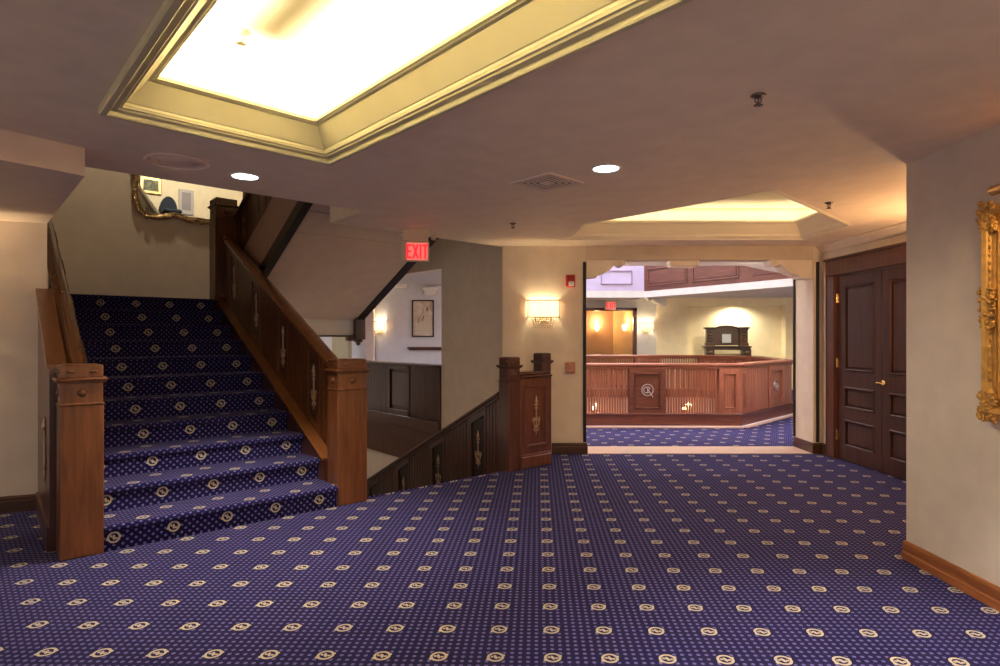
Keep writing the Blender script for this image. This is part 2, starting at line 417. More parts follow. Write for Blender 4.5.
# ------------------------------------------------------------------ walls of the hall
BB = [(0, 0.0), (0.020, 0.0), (0.020, 0.085), (0.016, 0.092), (0.016, 0.115), (0.008, 0.128), (0, 0.130)]
# right wall with the gilt frame, and its return
struct(MB().prism([(2.56, -2.0), (2.56, 3.78), (4.05, 3.78), (4.05, 3.63), (2.72, 3.63), (2.72, -2.0)], 0, H).build('wall_right', plaster('right_wall_paint', (0.70, 0.61, 0.53))))
struct(MB().sweep([(2.56, -2.0), (2.56, 3.78), (4.0, 3.78)], [(d, z) for d, z in [(0, 0), (0.018, 0), (0.018, 0.045), (0.014, 0.052), (0.014, 0.10), (0.008, 0.118), (0, 0.12)]], closed=False).build('baseboard_right', BASEW))
# wall with the double door
DW0, DW1 = Vector((3.87, 7.2)), Vector((3.98, 3.78)); DD = (DW1 - DW0).normalized()
def dwp(t): p = DW0 + DD * t; return (p.x, p.y)
T0, TM, T1 = 0.30, 1.045, 1.79                     # leaf edges measured from the corner
struct(wall_seg(dwp(0), dwp(3.42), 0, H, 0.2, [(T0 - 0.02, T1 + 0.02, -0.1, 2.12)]).build('wall_door', WALL))
rz = math.atan2(DD.y, DD.x)
def wall_frame(p, z=0): return (p[0], p[1], z)
# local frame of the door wall: x along the wall towards the viewer, y out of the room (+y = left of travel = into the wall)
cas = MB()
cas.bx(T0 - 0.16, T0 - 0.02, -0.035, 0.02, 0, 2.11).bx(T1 + 0.02, T1 + 0.16, -0.035, 0.02, 0, 2.11)
cas.bx(T0 - 0.17, T1 + 0.17, -0.045, 0.02, 2.11, 2.285).bx(T0 - 0.19, T1 + 0.19, -0.06, 0.02, 2.285, 2.31)
cas.bx(T0 - 0.165, T0 - 0.15, -0.045, 0.0, 0, 2.11)
cas.box(T0 - 0.02, T0 - 0.002, 0.0, 0.15, 0, 2.115).box(T1 + 0.002, T1 + 0.02, 0.0, 0.15, 0, 2.115).box(T0 - 0.02, T1 + 0.02, 0.0, 0.15, 2.1, 2.115)
c = struct(cas.build('trim_3', CASE)); c.location = (*DW0, 0); c.rotation_euler = (0, 0, rz)
def leaf(k, x0, x1):
    b = MB()
    yf = 0.012
    st_, pan = 0.115, [(0.17, 0.47), (0.60, 0.84), (1.02, 1.98)]
    b.bx(x0 + 0.002, x0 + st_, yf, yf + 0.045, 0.008, 2.095, 0.003).bx(x1 - st_, x1 - 0.002, yf, yf + 0.045, 0.008, 2.095, 0.003)
    zs = [0.008] + [z for p in pan for z in p] + [2.095]
    for i in range(0, len(zs), 2): b.bx(x0 + st_ - 0.01, x1 - st_ + 0.01, yf, yf + 0.045, zs[i], zs[i + 1], 0.003)
    b.box(x0 + 0.01, x1 - 0.01, yf + 0.022, yf + 0.04, 0.02, 2.09)
    for z0, z1 in pan:                             # raised fields with moulded frames
        a0, a1 = x0 + st_, x1 - st_
        b.sweep([(a0, z0), (a1, z0), (a1, z1), (a0, z1)], [(0, 0)] * 2) if False else None
        for (u0, u1, w0, w1) in ((a0, a1, z0, z0 + 0.022), (a0, a1, z1 - 0.022, z1), (a0, a0 + 0.022, z0, z1), (a1 - 0.022, a1, z0, z1)):
            b.bx(u0, u1, yf - 0.008, yf + 0.03, w0, w1, 0.007)
        b.bx(a0 + 0.04, a1 - 0.04, yf + 0.008, yf + 0.03, z0 + 0.04, z1 - 0.04, 0.012)
    o = struct(b.build('door_%d' % k, DOORW)); o.location = (*DW0, 0); o.rotation_euler = (0, 0, rz)
    return o
d1 = leaf(1, T0, TM); d2 = leaf(2, TM, T1)
for z in (0.22, 1.05, 1.79):
    MB().tube([(T0 - 0.004, -0.004, z), (T0 - 0.004, -0.004, z + 0.10)], 0.009).ball((T0 - 0.004, -0.004, z + 0.105), 0.010).box(T0 - 0.02, T0 + 0.012, 0.004, 0.012, z, z + 0.10).build('hinge', BRASS, d1)
hx = TM + 0.038
hb = MB().lathe([(0.001, -0.004), (0.030, -0.004), (0.032, 0.004), (0.026, 0.012), (0.012, 0.014)], (hx, 0.0, 0.93), ax='y')
hb2 = MB().tube([(hx, 0.01, 0.93), (hx, -0.045, 0.93)], 0.010).ball((hx - 0.012, -0.048, 0.93), 0.018, 8, (1.4, 1, 0.8)).tube([(hx, -0.045, 0.93), (hx + 0.03, -0.05, 0.932), (hx + 0.075, -0.05, 0.924), (hx + 0.11, -0.048, 0.93)], [0.011, 0.010, 0.008, 0.009])
hb.merge(hb2); hb.build('door_handle', BRASS, d2)

# back wall with the wide opening
YB, TB = 7.2, 0.45
XL, XR, ZH = 1.03, 3.76, 2.327
bw = MB().box(0.03, XL, YB, YB + TB, 0, H).box(XR, 3.90, YB, YB + TB, 0, H)
struct(MB().box(XL - 0.002, XR + 0.002, YB + 0.001, YB + 0.22, ZH, H).build('wall_header', plaster('header_paint', (0.70, 0.58, 0.45))))
struct(bw.build('wall_back', WALL))
struct(MB().sweep([(0.62, YB), (XL, YB), (XL, YB + TB)][::-1], BB, closed=False).build('baseboard_back', BASED))
struct(MB().sweep([(3.87, YB - 0.12), (3.87, YB), (XR, YB), (XR, YB + TB)], BB, closed=False).build('baseboard_reveal', BASED))
bl = lambda x0, x1, y0, y1, z0, z1: MB().bx(x0, x1, y0, y1, z0, z1, 0.004)
struct(bl(XL - 0.034, XL + 0.004, YB - 0.018, YB + 0.012, 0.14, 2.30).build('trim_4', BLACKW))
struct(bl(XR + 0.030, XR + 0.066, YB - 0.018, YB + 0.012, 0.14, 2.30).build('trim_5', BLACKW))
struct(bl(XR - 0.022, XR + 0.003, YB + TB - 0.02, YB + TB + 0.012, 0.14, 2.20).build('trim_6', BLACKW))
struct(MB().box(XL, XR, YB - 0.02, YB + TB, 0.0, 0.006).build('trim_7', STONE))
struct(MB().sweep([dwp(0), dwp(3.42)][::-1], [(0, H), (0.09, H), (0.09, H - 0.012), (0.06, H - 0.03), (0.03, H - 0.07), (0.012, H - 0.09), (0, H - 0.09)], closed=False).build('trim_9', WALL))
cp = [(0, 0), (0.50, 0), (0.505, -0.035), (0.495, -0.065), (0.465, -0.082), (0.43, -0.075), (0.41, -0.055), (0.39, -0.047), (0.37, -0.055), (0.35, -0.085), (0.31, -0.125), (0.25, -0.16), (0.19, -0.183), (0.15, -0.19), (0.145, -0.215), (0.06, -0.225), (0.0, -0.225)]
def corbel(x, sgn, z, y0, y1, label, k=1.0):
    o = thing('corbel', label, 'corbel', (x, y0, z))
    b = MB(); M = Matrix(((sgn * k, 0, 0, 0), (0, 0, 1, 0), (0, k, 0, 0), (0, 0, 0, 1)))
    b.outline(cp, y1 - y0, M)
    b.build('bracket', TAN, o)
    v = MB().ring((sgn * 0.46 * k, -0.004, -0.042 * k), 0.028 * k, 0.009 * k, n=18).ring((sgn * 0.46 * k, -0.004, -0.042 * k), 0.010 * k, 0.008 * k, n=12)
    v.build('scroll', TAN, o)
    return o
corbel(XR, -1, ZH, YB + 0.02, YB + 0.22, 'tan scrolled corbel under the header at the opening\'s end nearest the double door')
corbel(XL, 1, ZH, YB + 0.02, YB + 0.22, 'tan scrolled corbel under the header at the opening\'s end nearest the lit sconce', 0.95)
kb = thing('header_block', 'small tan block under the middle of the opening\'s header', 'block', (2.23, YB + 0.14, ZH - 0.075))
MB().bx(-0.17, 0.17, -0.1, 0.08, 0.012, 0.075, 0.004).build('block', TAN, kb); MB().bx(-0.15, 0.15, -0.085, 0.065, 0, 0.014, 0.003).build('fillet', TAN, kb)

# left alcove: dropped soffit and wall
AW0, AW1 = Vector((-6.6, 3.764)), Vector(st(-0.262, 1.47))
struct(MB().prism([tuple(AW0), tuple(AW1), tuple(AW1 + VV * 0.18), (AW0.x, AW0.y + 0.18)], 0, 2.34).build('wall_left', WALL))
struct(MB().sweep([tuple(AW1), tuple(AW0)], BB, closed=False).build('baseboard_left', BASED))
fd = Vector((0.22, 0.322)).normalized(); F0 = Vector((-2.387, 3.451))
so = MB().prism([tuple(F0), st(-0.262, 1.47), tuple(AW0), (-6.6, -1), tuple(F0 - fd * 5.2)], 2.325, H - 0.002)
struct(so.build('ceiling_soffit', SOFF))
# stairwell walls
STL = 5.15
struct(wall_seg(st(-0.3, STL), st(2.75, STL), 0.0, 6.2, -0.0 + 0.15).build('wall_landing', WALL))
struct(wall_seg(st(2.75, STL), st(4.0, STL), 1.55, 6.2, 0.15).build('wall_landing_upper', WALL))
struct(wall_seg(st(-0.262, 1.64), st(-0.262, STL), 0, 6.2, 0.15).build('wall_stair', WALL))
AWX = 4.3
struct(wall_seg(st(AWX, 0.80), st(AWX, 2.42), -1.6, 3.6, -0.12).build('wall_stairwell', WALL))
struct(wall_seg(st(AWX, 2.42), st(AWX, 5.3), 2.377, 3.6, -0.12).build('wall_stairwell_header', WALL))
struct(wall_seg(st(AWX, 2.50), st(AWX, 6.0), -0.50, 0.0, -0.12).build('wall_stairwell_fascia', MAH))
struct(wall_seg(st(AWX + 0.02, 2.50), st(AWX + 0.02, 6.0), -2.4, -0.50, -0.12).build('wall_stairwell_lower', WALL))
struct(MB().prism([st(1.0, 3.5), st(4.4, 3.5), st(4.4, 6.2), st(1.0, 6.2)], -2.0, -1.9).build('floor_lower', plaster('lower_floor', (0.55, 0.50, 0.42))))

struct(wall_seg(st(-0.262, -1.05), st(-0.262, 1.64), 2.5, 6.2, 0.15).build('wall_stair_upper', WALL))
struct(wall_seg(st(4.3, -1.05), st(4.3, 5.3), 3.6, 6.2, -0.12).build('wall_stairwell_upper', WALL))
struct(MB().prism([st(-0.42, -1.05), st(4.45, -1.05), st(4.45, 5.3), st(-0.42, 5.3)], 6.2, 6.3).build('ceiling_upper', WALL))
struct(wall_seg(st(1.84, 0.08), st(1.84, 6.0), -2.0, -0.02, 0.12).build('wall_lower_side', WALL))
struct(wall_seg(st(1.7, 6.0), st(4.5, 6.0), -2.0, -0.02, 0.12).build('wall_lower_end', WALL))
struct(wall_seg((-6.1, 7.6), (-6.1, 13.0), 0, 2.6, 0.1).build('wall_gallery_end', WALLB))
struct(wall_seg(st(-0.3, STL + 0.16), (-6.1, 7.7), 0, 2.6, 0.1).build('wall_gallery_back', WALLB))
struct(MB().prism([(-1.0, 9.0), (7.5, 9.0), (7.5, 14.6), (-1.0, 14.6)], 9.0, 9.1).build('ceiling_atrium', WHITE))
struct(wall_seg((-1.0, 14.5), (-1.0, 9.0), 2.56, 9.0, 0.1).build('wall_atrium_left', WALLB))
struct(wall_seg((7.5, 9.0), (7.5, 14.5), 2.95, 9.0, 0.1).build('wall_atrium_right', WALLB))
struct(wall_seg((7.5, 14.5), (-1.0, 14.5), 3.1, 9.0, 0.1).build('wall_atrium_far', WALLB))
# ------------------------------------------------------------------ stairs
R_, T_ = 0.171, 0.355
SW = 1.56
def step_mesh(i, width, last=False):
    # one carpeted step: riser, rounded nosing and tread; profile in (s, z), local to the stair
    s0, z0, z1 = i * T_, i * R_, (i + 1) * R_
    prof = [(s0, z0), (s0, z1 - 0.05)]
    for k in range(7):
        t = -PI / 2 + PI * k / 6
        prof.append((s0 - 0.006 - 0.022 * math.cos(t), z1 - 0.024 + 0.024 * math.sin(t)))
    prof += [(s0 + (T_ if not last else 0.0) + 0.01, z1)]
    return prof
def carpeted(prof, x0, x1, uoff):
    b = MB(); acc = uoff
    c45 = math.sqrt(0.5)
    def uvr(x, l): return ((x + l) * c45, (-x + l) * c45)
    for (p, q) in zip(prof[:-1], prof[1:]):
        l = math.hypot(q[0] - p[0], q[1] - p[1])
        b.add([(x0, p[0], p[1]), (x1, p[0], p[1]), (x1, q[0], q[1]), (x0, q[0], q[1])], [(0, 1, 2, 3)],
              [[uvr(x0, acc), uvr(x1, acc), uvr(x1, acc + l), uvr(x0, acc + l)]])
        acc += l
    return b, acc
stair = thing('staircase', 'wide staircase in navy patterned carpet climbing between two wooden balustrades', 'staircase', (*O2, 0), ANG)
PER = LAT * math.sqrt(2)
for i in range(11):
    pr = step_mesh(i, SW, i == 10)
    b, _ = carpeted(pr, -0.06, SW, -0.085 + (0.0 if i % 2 == 0 else 0.0))
    o = b.build('step', CARPS, stair, fix=False)
LZ = 11 * R_; LS = 10 * T_
lb, _ = carpeted([(LS, LZ), (STL, LZ)], -0.26, 3.62, 0.13)
lb.build('landing_carpet', CARPS, stair, fix=False)
MB().box(-0.26, 3.60, LS + 0.02, STL, LZ - 0.46, LZ - 0.004).build('landing_slab', WHITE, stair)
MB().box(1.86, 3.62, LS - 0.012, LS + 0.02, LZ - 0.478, LZ - 0.455).build('landing_edging', BLACKW, stair)
# body of the lower flight under the steps
def nose(s): return R_ + s * R_ / T_
MB().slab(0.04, LS, lambda s: max(0.0, nose(s) - 0.45), lambda s: nose(s) - R_ - 0.02, 0.0, SW).build('stair_body', OAK, stair)

def newel(parent, x, y, z, h, mat=OAK, w=0.27, rosette=True, dep=None):
    b = MB(); k = w / 0.27
    hw = w / 2; hd = (dep or w) / 2
    b.bx(x - hw, x + hw, y - hd, y + hd, z, z + h - 0.255, 0.006)
    b.bx(x - hw - 0.006, x + hw + 0.006, y - hd - 0.006, y + hd + 0.006, z + h - 0.258, z + h - 0.246, 0.004)
    b.bx(x - hw + 0.004, x + hw - 0.004, y - hd + 0.004, y + hd - 0.004, z + h - 0.25, z + h - 0.11, 0.004)
    b.bx(x - hw - 0.022, x + hw + 0.022, y - hd - 0.022, y + hd + 0.022, z + h - 0.106, z + h - 0.084, 0.009)
    b.bx(x - hw - 0.010, x + hw + 0.010, y - hd - 0.010, y + hd + 0.010, z + h - 0.118, z + h - 0.104, 0.005)
    b.bx(x - hw + 0.002, x + hw - 0.002, y - hd + 0.002, y + hd - 0.002, z + h - 0.086, z + h - 0.004, 0.006)
    b.bx(x - hw + 0.02, x + hw - 0.02, y - hd + 0.02, y + hd - 0.02, z + h - 0.01, z + h, 0.004)
    o = b.build('newel_post', mat, parent)
    if rosette:
        fx = x - hw; fy = y - hd
        MB().lathe([(0.001, -0.012), (0.012, -0.012), (0.016, -0.006), (0.026, -0.004), (0.026, 0.004)], (x, fy + 0.004, z + h - 0.18), ax='y').build('rosette', mat, o)
        MB().lathe([(0.001, -0.012), (0.012, -0.012), (0.016, -0.006), (0.026, -0.004), (0.026, 0.004)], (fx + 0.004, y, z + h - 0.18), ax='x').build('rosette', mat, o)
        for dx in (-0.07, 0.07):
            MB().ball((x + dx * k, fy + 0.002, z + h - 0.045), 0.018, 8, (1.3, 0.5, 0.6)).build('carved_boss', mat, o)
            MB().ball((fx, y + dx * 0.75, z + h - 0.045), 0.018, 8, (0.5, 1.3, 0.6)).build('carved_boss', mat, o)
    return o
def ornament(x, y, z, h, side='x'):
    # slender cast ornament: spear finial, shaft, ring with two scrolls, pointed tail; lies in the plane normal to `side`
    b = MB(); r = 0.0075
    def P(u, w): return (x, y + u, z + w) if side == 'x' else (x + u, y, z + w)
    b.tube([P(0, -h * 0.50), P(0, -h * 0.36)], [0.003, 0.008]); b.tube([P(0, -h * 0.36), P(0, h * 0.34)], r)
    b.tube([P(0, h * 0.30), P(0, h * 0.34), P(0, h * 0.40), P(0, h * 0.5)], [0.010, 0.020, 0.013, 0.003])
    b.tube([P(-0.028, h * 0.25), P(-0.014, h * 0.29), P(0, h * 0.26), P(0.014, h * 0.29), P(0.028, h * 0.25)], 0.007)
    b.tube([P(-0.018, h * 0.18), P(0.018, h * 0.18)], 0.009)
    R = 0.040; c = -h * 0.20
    b.tube([P(R * math.cos(t), c + R * math.sin(t)) for t in [2 * PI * i / 20 for i in range(21)]], 0.0075, cap=False)
    for sg in (-1, 1):
        b.tube([P(sg * 0.02, c + 0.055), P(sg * 0.05, c + 0.05), P(sg * 0.056, c + 0.02), P(sg * 0.035, c + 0.015)], 0.007)
        b.tube([P(sg * 0.006, c - 0.045), P(sg * 0.03, c - 0.055), P(sg * 0.032, c - 0.085), P(sg * 0.012, c - 0.08)], 0.0065)
    return b
def rail_profile_slab(y0, y1, z, w, xc):
    b = MB()
    b.slab(y0, y1, lambda s: z(s) - 0.085, lambda s: z(s) - 0.055, xc - w * 0.36, xc + w * 0.36)
    pts = [(-0.5, -0.055), (-0.53, -0.04), (-0.5, -0.022), (-0.36, -0.012), (-0.2, -0.003), (0.0, 0.0), (0.2, -0.003), (0.36, -0.012), (0.5, -0.022), (0.53, -0.04), (0.5, -0.055)]
    k = len(pts)
    vs = [(xc + u * w, y0, z(y0) + h) for u, h in pts] + [(xc + u * w, y1, z(y1) + h) for u, h in pts]
    b.add(vs, [(i, (i + 1) % k, k + (i + 1) % k, k + i) for i in range(k)] + [list(range(k))[::-1], [k + i for i in range(k)]])
    return b
def sloped_infill(parent, y0, y1, zb, zt, xf, sgn, centres, mat, matd, half=0.115, both=True, pitch=0.062, ornz=0.0):
    """panelled infill along local y; xf = face plane, sgn = direction the face looks (-1: towards -x)."""
    th = 0.05
    core = MB().slab(y0, y1, zb, zt, xf - sgn * 0.018, xf - sgn * (th - 0.018)); core.build('infill_board', matd, parent)
    edges = []
    for c in centres:
        p = MB(); a, b_ = c - half, c + half
        for xx in ((xf, xf - sgn * 0.03), (xf - sgn * th, xf - sgn * (th - 0.03))):
            p.slab(max(y0, a - 0.035), a, zb, zt, *xx).slab(b_, min(y1, b_ + 0.035), zb, zt, *xx)
            p.slab(a, b_, lambda s: zt(s) - 0.075, zt, *xx); p.slab(a, b_, zb, lambda s: zb(s) + 0.07, *xx)
        p.build('panel_frame', mat, parent)
        h = min(0.42, max(0.2, (zt(c) - zb(c)) - 0.2))
        ornament(xf - sgn * 0.012, c, (zt(c) + zb(c)) / 2 + ornz, h).build('ornament', BRONZE, parent)
        edges += [max(y0, a - 0.035), min(y1, b_ + 0.035)]
    xs = [y0] + edges + [y1]
    for i in range(0, len(xs), 2):
        if xs[i + 1] - xs[i] < 0.03: continue
        n = max(1, round((xs[i + 1] - xs[i]) / pitch)); w = (xs[i + 1] - xs[i]) / n
        r = MB()
        for k in range(n):
            q0, q1 = xs[i] + k * w + 0.005, xs[i] + (k + 1) * w - 0.005
            r.slab(q0, q1, zb, zt, xf - sgn * 0.006, xf - sgn * (th - 0.006))
        r.build('reeding', mat, parent)
railz = lambda s: nose(s) + 0.875
capz = lambda s: nose(s) + 0.045
# right balustrade of the lower flight
rb = thing('balustrade', 'brown panelled balustrade on the right of the rising stairs, with bronze ornaments', 'balustrade', (*st(SW, 0), 0), ANG)
newel(rb, 0.14, 0.09, 0, 1.215, dep=0.20)
newel(rb, 0.14, LS + 0.07, LZ - 0.5, 1.80)
rail_profile_slab(0.25, LS - 0.06, railz, 0.13, 0.13).build('handrail', OAKH, rb)
sloped_infill(rb, 0.26, LS - 0.06, capz, lambda s: railz(s) - 0.085, 0.10, -1, [0.72, 1.48, 2.29, 3.08], OAK, MAH)
MB().slab(0.26, LS - 0.06, lambda s: nose(s) + 0.045, lambda s: nose(s) + 0.062, -0.014, 0.10).build('stringer_cap', OAKH, rb)
MB().slab(0.0 + 0.26, LS - 0.06, lambda s: max(0.0, nose(s) - 0.50), lambda s: nose(s) + 0.045, 0.004, 0.17).build('stringer', MAH, rb)
# left balustrade
lbal = thing('balustrade', 'brown wooden balustrade on the left of the rising stairs, its newel nearest the viewer', 'balustrade', (*st(0, 0), 0), ANG)
newel(lbal, -0.175, 0.085, 0, 1.225, w=0.235, dep=0.22)
rail_profile_slab(0.235, 1.46, railz, 0.11, -0.165).build('handrail', OAKH, lbal)
sloped_infill(lbal, 0.24, LS - 0.06, capz, lambda s: railz(s) - 0.085, -0.085, 1, [0.72, 1.48, 2.29, 3.08], OAK, MAH)
rail_profile_slab(1.46, LS - 0.06, railz, 0.11, -0.165).build('handrail', OAKH, lbal)
MB().slab(0.24, LS - 0.06, lambda s: nose(s) - 0.02, lambda s: nose(s) + 0.05, -0.11, -0.05).build('stringer_cap', OAKH, lbal)
MB().slab(0.235, 1.42, lambda s: 0.0, lambda s: railz(s) + 0.03, -0.325, -0.235).build('side_board', MAH, lbal)
MB().slab(0.235, 1.42, lambda s: railz(s) + 0.03, lambda s: railz(s) + 0.06, -0.34, -0.232).build('side_cap', OAKH, lbal)
MB().slab(0.235, 1.42, lambda s: 0.0, lambda s: 0.16, -0.340, -0.32).build('skirting', MAH, lbal)
for yy in (0.55,):
    ornament(-0.332, yy, 0.62, 0.46).build('ornament', BRONZE, lbal)

# upper flight, doubling back over the down flight
UA0, UA1 = 1.86, 3.60
un = lambda s: LZ + R_ + (LS - s) * R_ / T_            # nosing line of the upper flight
us = lambda s: 1.66 + (LS - s) * 0.50                  # its soffit
up = thing('staircase', 'upper flight rising overhead, seen from below with plain tan soffit', 'staircase', (*O2, 0), ANG)
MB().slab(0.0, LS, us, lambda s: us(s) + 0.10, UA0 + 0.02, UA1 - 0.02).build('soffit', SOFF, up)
MB().slab(0.0, LS, lambda s: us(s) - 0.02, lambda s: un(s) + 0.30, UA0 - 0.03, UA0 + 0.02).build('stringer', plaster('stringer_paint', (0.50, 0.32, 0.24), rough=0.5), up)
MB().slab(0.0, LS, lambda s: us(s) - 0.03, lambda s: us(s) + 0.10, UA0 - 0.045, UA0 + 0.045).build('stringer_edging', BLACKW, up)
MB().slab(0.0, LS, lambda s: us(s) - 0.03, lambda s: un(s) + 0.30, UA1 - 0.03, UA1 + 0.03).build('stringer', MAH, up)
MB().slab(0.0, LS, lambda s: us(s) - 0.035, lambda s: us(s) + 0.08, UA1 - 0.06, UA1 + 0.045).build('stringer_edging', BLACKW, up)
sm = MB()
for i in range(10):
    s1 = LS - i * T_; sm.box(UA0, UA1, s1 - T_, s1, LZ + i * R_ - 0.02, LZ + (i + 1) * R_)
sm.build('step_run', CARPS, up)
# drop newel below the landing corner
dn = MB()
dn.bx(UA1 - 0.09, UA1 + 0.07, LS - 0.06, LS + 0.10, LZ - 0.52, LZ + 1.2, 0.005).bx(UA1 - 0.06, UA1 + 0.04, LS - 0.03, LS + 0.07, LZ - 0.56, LZ - 0.52, 0.008).ball((UA1 - 0.01, LS + 0.02, LZ - 0.575), 0.035)
dn.bx(UA1 - 0.20, UA1 - 0.09, LS - 0.03, LS + 0.06, LZ - 0.54, LZ - 0.46, 0.01)
dn.build('drop_newel', MAH, up)
ub = thing('balustrade', 'dark balustrade of the upper flight, cut off by the ceiling edge', 'balustrade', (*st(UA0 - 0.04, 0), 0), ANG)
urail = lambda s: un(s) + 0.90
ubot = lambda s: un(s) + 0.30
rail_profile_slab(0.0, LS - 0.03, urail, 0.12, 0.03).build('handrail', MAH, ub)
sloped_infill(ub, 0.05, LS - 0.06, ubot, lambda s: urail(s) - 0.085, 0.0, -1, [3.22, 2.55, 1.8, 1.0], OAK, BLACKW, half=0.10)

# balustrade of the flight going down, starting at the dark newel
PA = 3.56
db = thing('balustrade', 'dark balustrade of the flight going down, sloping away from the dark newel', 'balustrade', (*st(PA, 0), 0), ANG)
dr = lambda s: 0.90 - 0.50 * (s - 0.10)
newel(db, 0.0, 0.11, -0.3, 1.49, MAH, w=0.165)
rail_profile_slab(0.25, 4.2, dr, 0.11, 0.0).build('handrail', MAHH if False else MAH, db)
sloped_infill(db, 0.25, 4.2, lambda s: dr(s) - 0.90, lambda s: dr(s) - 0.085, -0.03, -1, [0.62, 1.40, 2.2, 3.0], MAH, BLACKW)
down = thing('staircase', 'carpeted flight going down behind the hall floor edge', 'staircase', (*O2, 0), ANG)
for i in range(10):
    b, _ = carpeted([(0.06 + i * T_, -i * R_), (0.06 + (i + (0.4 if i == 0 else 1)) * T_, -i * R_), ] if i else [(0.058, -0.001), (0.10, -0.001)], 1.86, PA - 0.1, 0)
    s1 = 0.10 + i * T_
    b, _ = carpeted([(s1, -i * R_ - 0.001), (s1, -(i + 1) * R_), (s1 + T_, -(i + 1) * R_)], 1.86, PA - 0.06, 0)
    b.build('step', CARPS, down, fix=False)
# short guard between the dark newel and the back wall
sg = thing('guard_rail', 'short dark wood guard panel with one ornament between two newels by the sconce wall', 'guard panel', (*st(PA + 0.085, 0.03), 0), ANG)
GW = 0.44
g = MB().bx(0.0, GW, 0.0, 0.20, 0.0, 0.965, 0.006).bx(0.0, GW + 0.01, -0.02, 0.22, 0.0, 0.13, 0.01).bx(0.0, GW + 0.005, -0.01, 0.21, 0.13, 0.15, 0.006)
for (u0, u1, w0, w1) in ((0.06, GW - 0.05, 0.22, 0.25), (0.06, GW - 0.05, 0.85, 0.88), (0.06, 0.09, 0.22, 0.88), (GW - 0.08, GW - 0.05, 0.22, 0.88)): g.bx(u0, u1, -0.014, 0.02, w0, w1, 0.006)
g.build('panel', wood('guard_wood', (0.085, 0.028, 0.016), (0.17, 0.058, 0.032)), sg)
MB().bx(-0.01, GW + 0.012, -0.03, 0.23, 0.965, 0.99, 0.008).bx(0.0, GW, -0.005, 0.205, 0.99, 1.03, 0.012).build('cap_rail', MAHH, sg)
ornament(GW / 2, -0.008, 0.56, 0.42, side='y').build('ornament', BRONZE, sg)
nb = newel(sg, GW + 0.085, 0.21, 0.0, 1.22, MAH, w=0.15, rosette=False)

# ------------------------------------------------------------------ sconces, alarm, signs
def sconce(x, y, z, rz, label, w=0.39, power=6, group=None, col=(1, 0.78, 0.45)):
    """wall lamp facing local -y; origin at the middle of the shade's underside, on the wall"""
    o = thing('wall_sconce', label, 'wall lamp', (x, y, z), rz, group)
    h, d = 0.20, 0.11
    MB().bx(-0.06, 0.06, -0.018, 0.0, -0.05, 0.17, 0.006).build('back_plate', BRONZE, o)
    sh = MB().box(-w / 2, w / 2, -d, -d + 0.004, 0, h).box(-w / 2, -w / 2 + 0.004, -d, -0.012, 0, h).box(w / 2 - 0.004, w / 2, -d, -0.012, 0, h)
    sh.build('lamp_shade', SHADE, o)
    fr = MB()
    for zz in (-0.006, h - 0.006):
        fr.box(-w / 2 - 0.004, w / 2 + 0.004, -d - 0.004, -d + 0.006, zz, zz + 0.012)
        for sx in (-1, 1): fr.box(sx * w / 2 - 0.005, sx * w / 2 + 0.005, -d, 0.0, zz, zz + 0.012)
    for sx in (-1, 1): fr.box(sx * w / 2 - 0.005, sx * w / 2 + 0.005, -d - 0.004, -d + 0.006, 0, h)
    fr.build('shade_frame', BRONZE, o)
    ar = MB()
    for sx in (-0.09, 0.09):
        ar.tube([(0, -0.015, -0.03), (sx * 0.5, -0.04, -0.055), (sx, -0.055, -0.04), (sx, -0.055, 0.02)], 0.006)
        ar.lathe([(0.002, -0.012), (0.022, -0.006), (0.026, 0.0), (0.014, 0.006)], (sx, -0.055, 0.005))
    ar.build('arm', BRONZE, o)
    for sx in (-0.09, 0.09):
        MB().tube([(sx, -0.055, 0.012), (sx, -0.055, 0.07), (sx, -0.055, 0.10)], [0.010, 0.014, 0.004]).build('bulb', GLOW, o)
    for sx in (-0.12, -0.09, -0.06, -0.02, 0.02, 0.06, 0.09, 0.12):
        c = MB(); n = 5
        for k in range(n): c.ball((sx + 0.010 * math.sin(9 * sx + k), -0.06 - 0.012 * math.cos(40 * sx), -0.020 - 0.024 * k), 0.012 - 0.001 * k, 6, (0.8, 0.8, 1.2))
        c.build('crystal', CRYS, o)
    R = Matrix.Rotation(rz, 3, 'Z')
    for sx in (-0.09, 0.09):
        l = bpy.data.lights.new('sconce_bulb', 'POINT'); l.energy = power; l.color = col; l.shadow_soft_size = 0.012
        lo = bpy.data.objects.new('sconce_bulb', l); COL.objects.link(lo)
        lo.location = Vector((x, y, z)) + R @ Vector((sx, -0.055, 0.125))
    return o
sconce(0.515, YB, 1.635, 0, 'lit rectangular crystal wall sconce on the beige wall beside the red alarm', w=0.37, power=3.2)
al = thing('fire_alarm', 'red fire alarm strobe high on the wall beside the opening', 'fire alarm', (0.842, YB, 1.995))
MB().bx(-0.058, 0.058, -0.05, 0, 0, 0.15, 0.012).build('housing', RED, al)
MB().bx(-0.026, 0.040, -0.075, -0.045, 0.012, 0.066, 0.008).build('strobe', STROBE, al)
gr = MB()
for k in range(5): gr.box(-0.03 + 0.014 * k, -0.024 + 0.014 * k, -0.054, -0.048, 0.08, 0.135)
gr.build('grille', plain('dark_red', (0.25, 0.015, 0.01), 0.5), al)
cpnt = thing('call_point', 'faded red square manual call point below the sconce level', 'call point', (0.842, YB, 0.965))
MB().bx(-0.058, 0.058, -0.035, 0, 0, 0.135, 0.01).build('housing', PINK, cpnt)
MB().bx(-0.030, 0.036, -0.042, -0.03, 0.072, 0.112, 0.006).bx(-0.030, 0.036, -0.042, -0.03, 0.025, 0.04, 0.004).build('cover', plain('call_point_cover', (0.50, 0.24, 0.17), 0.4), cpnt)

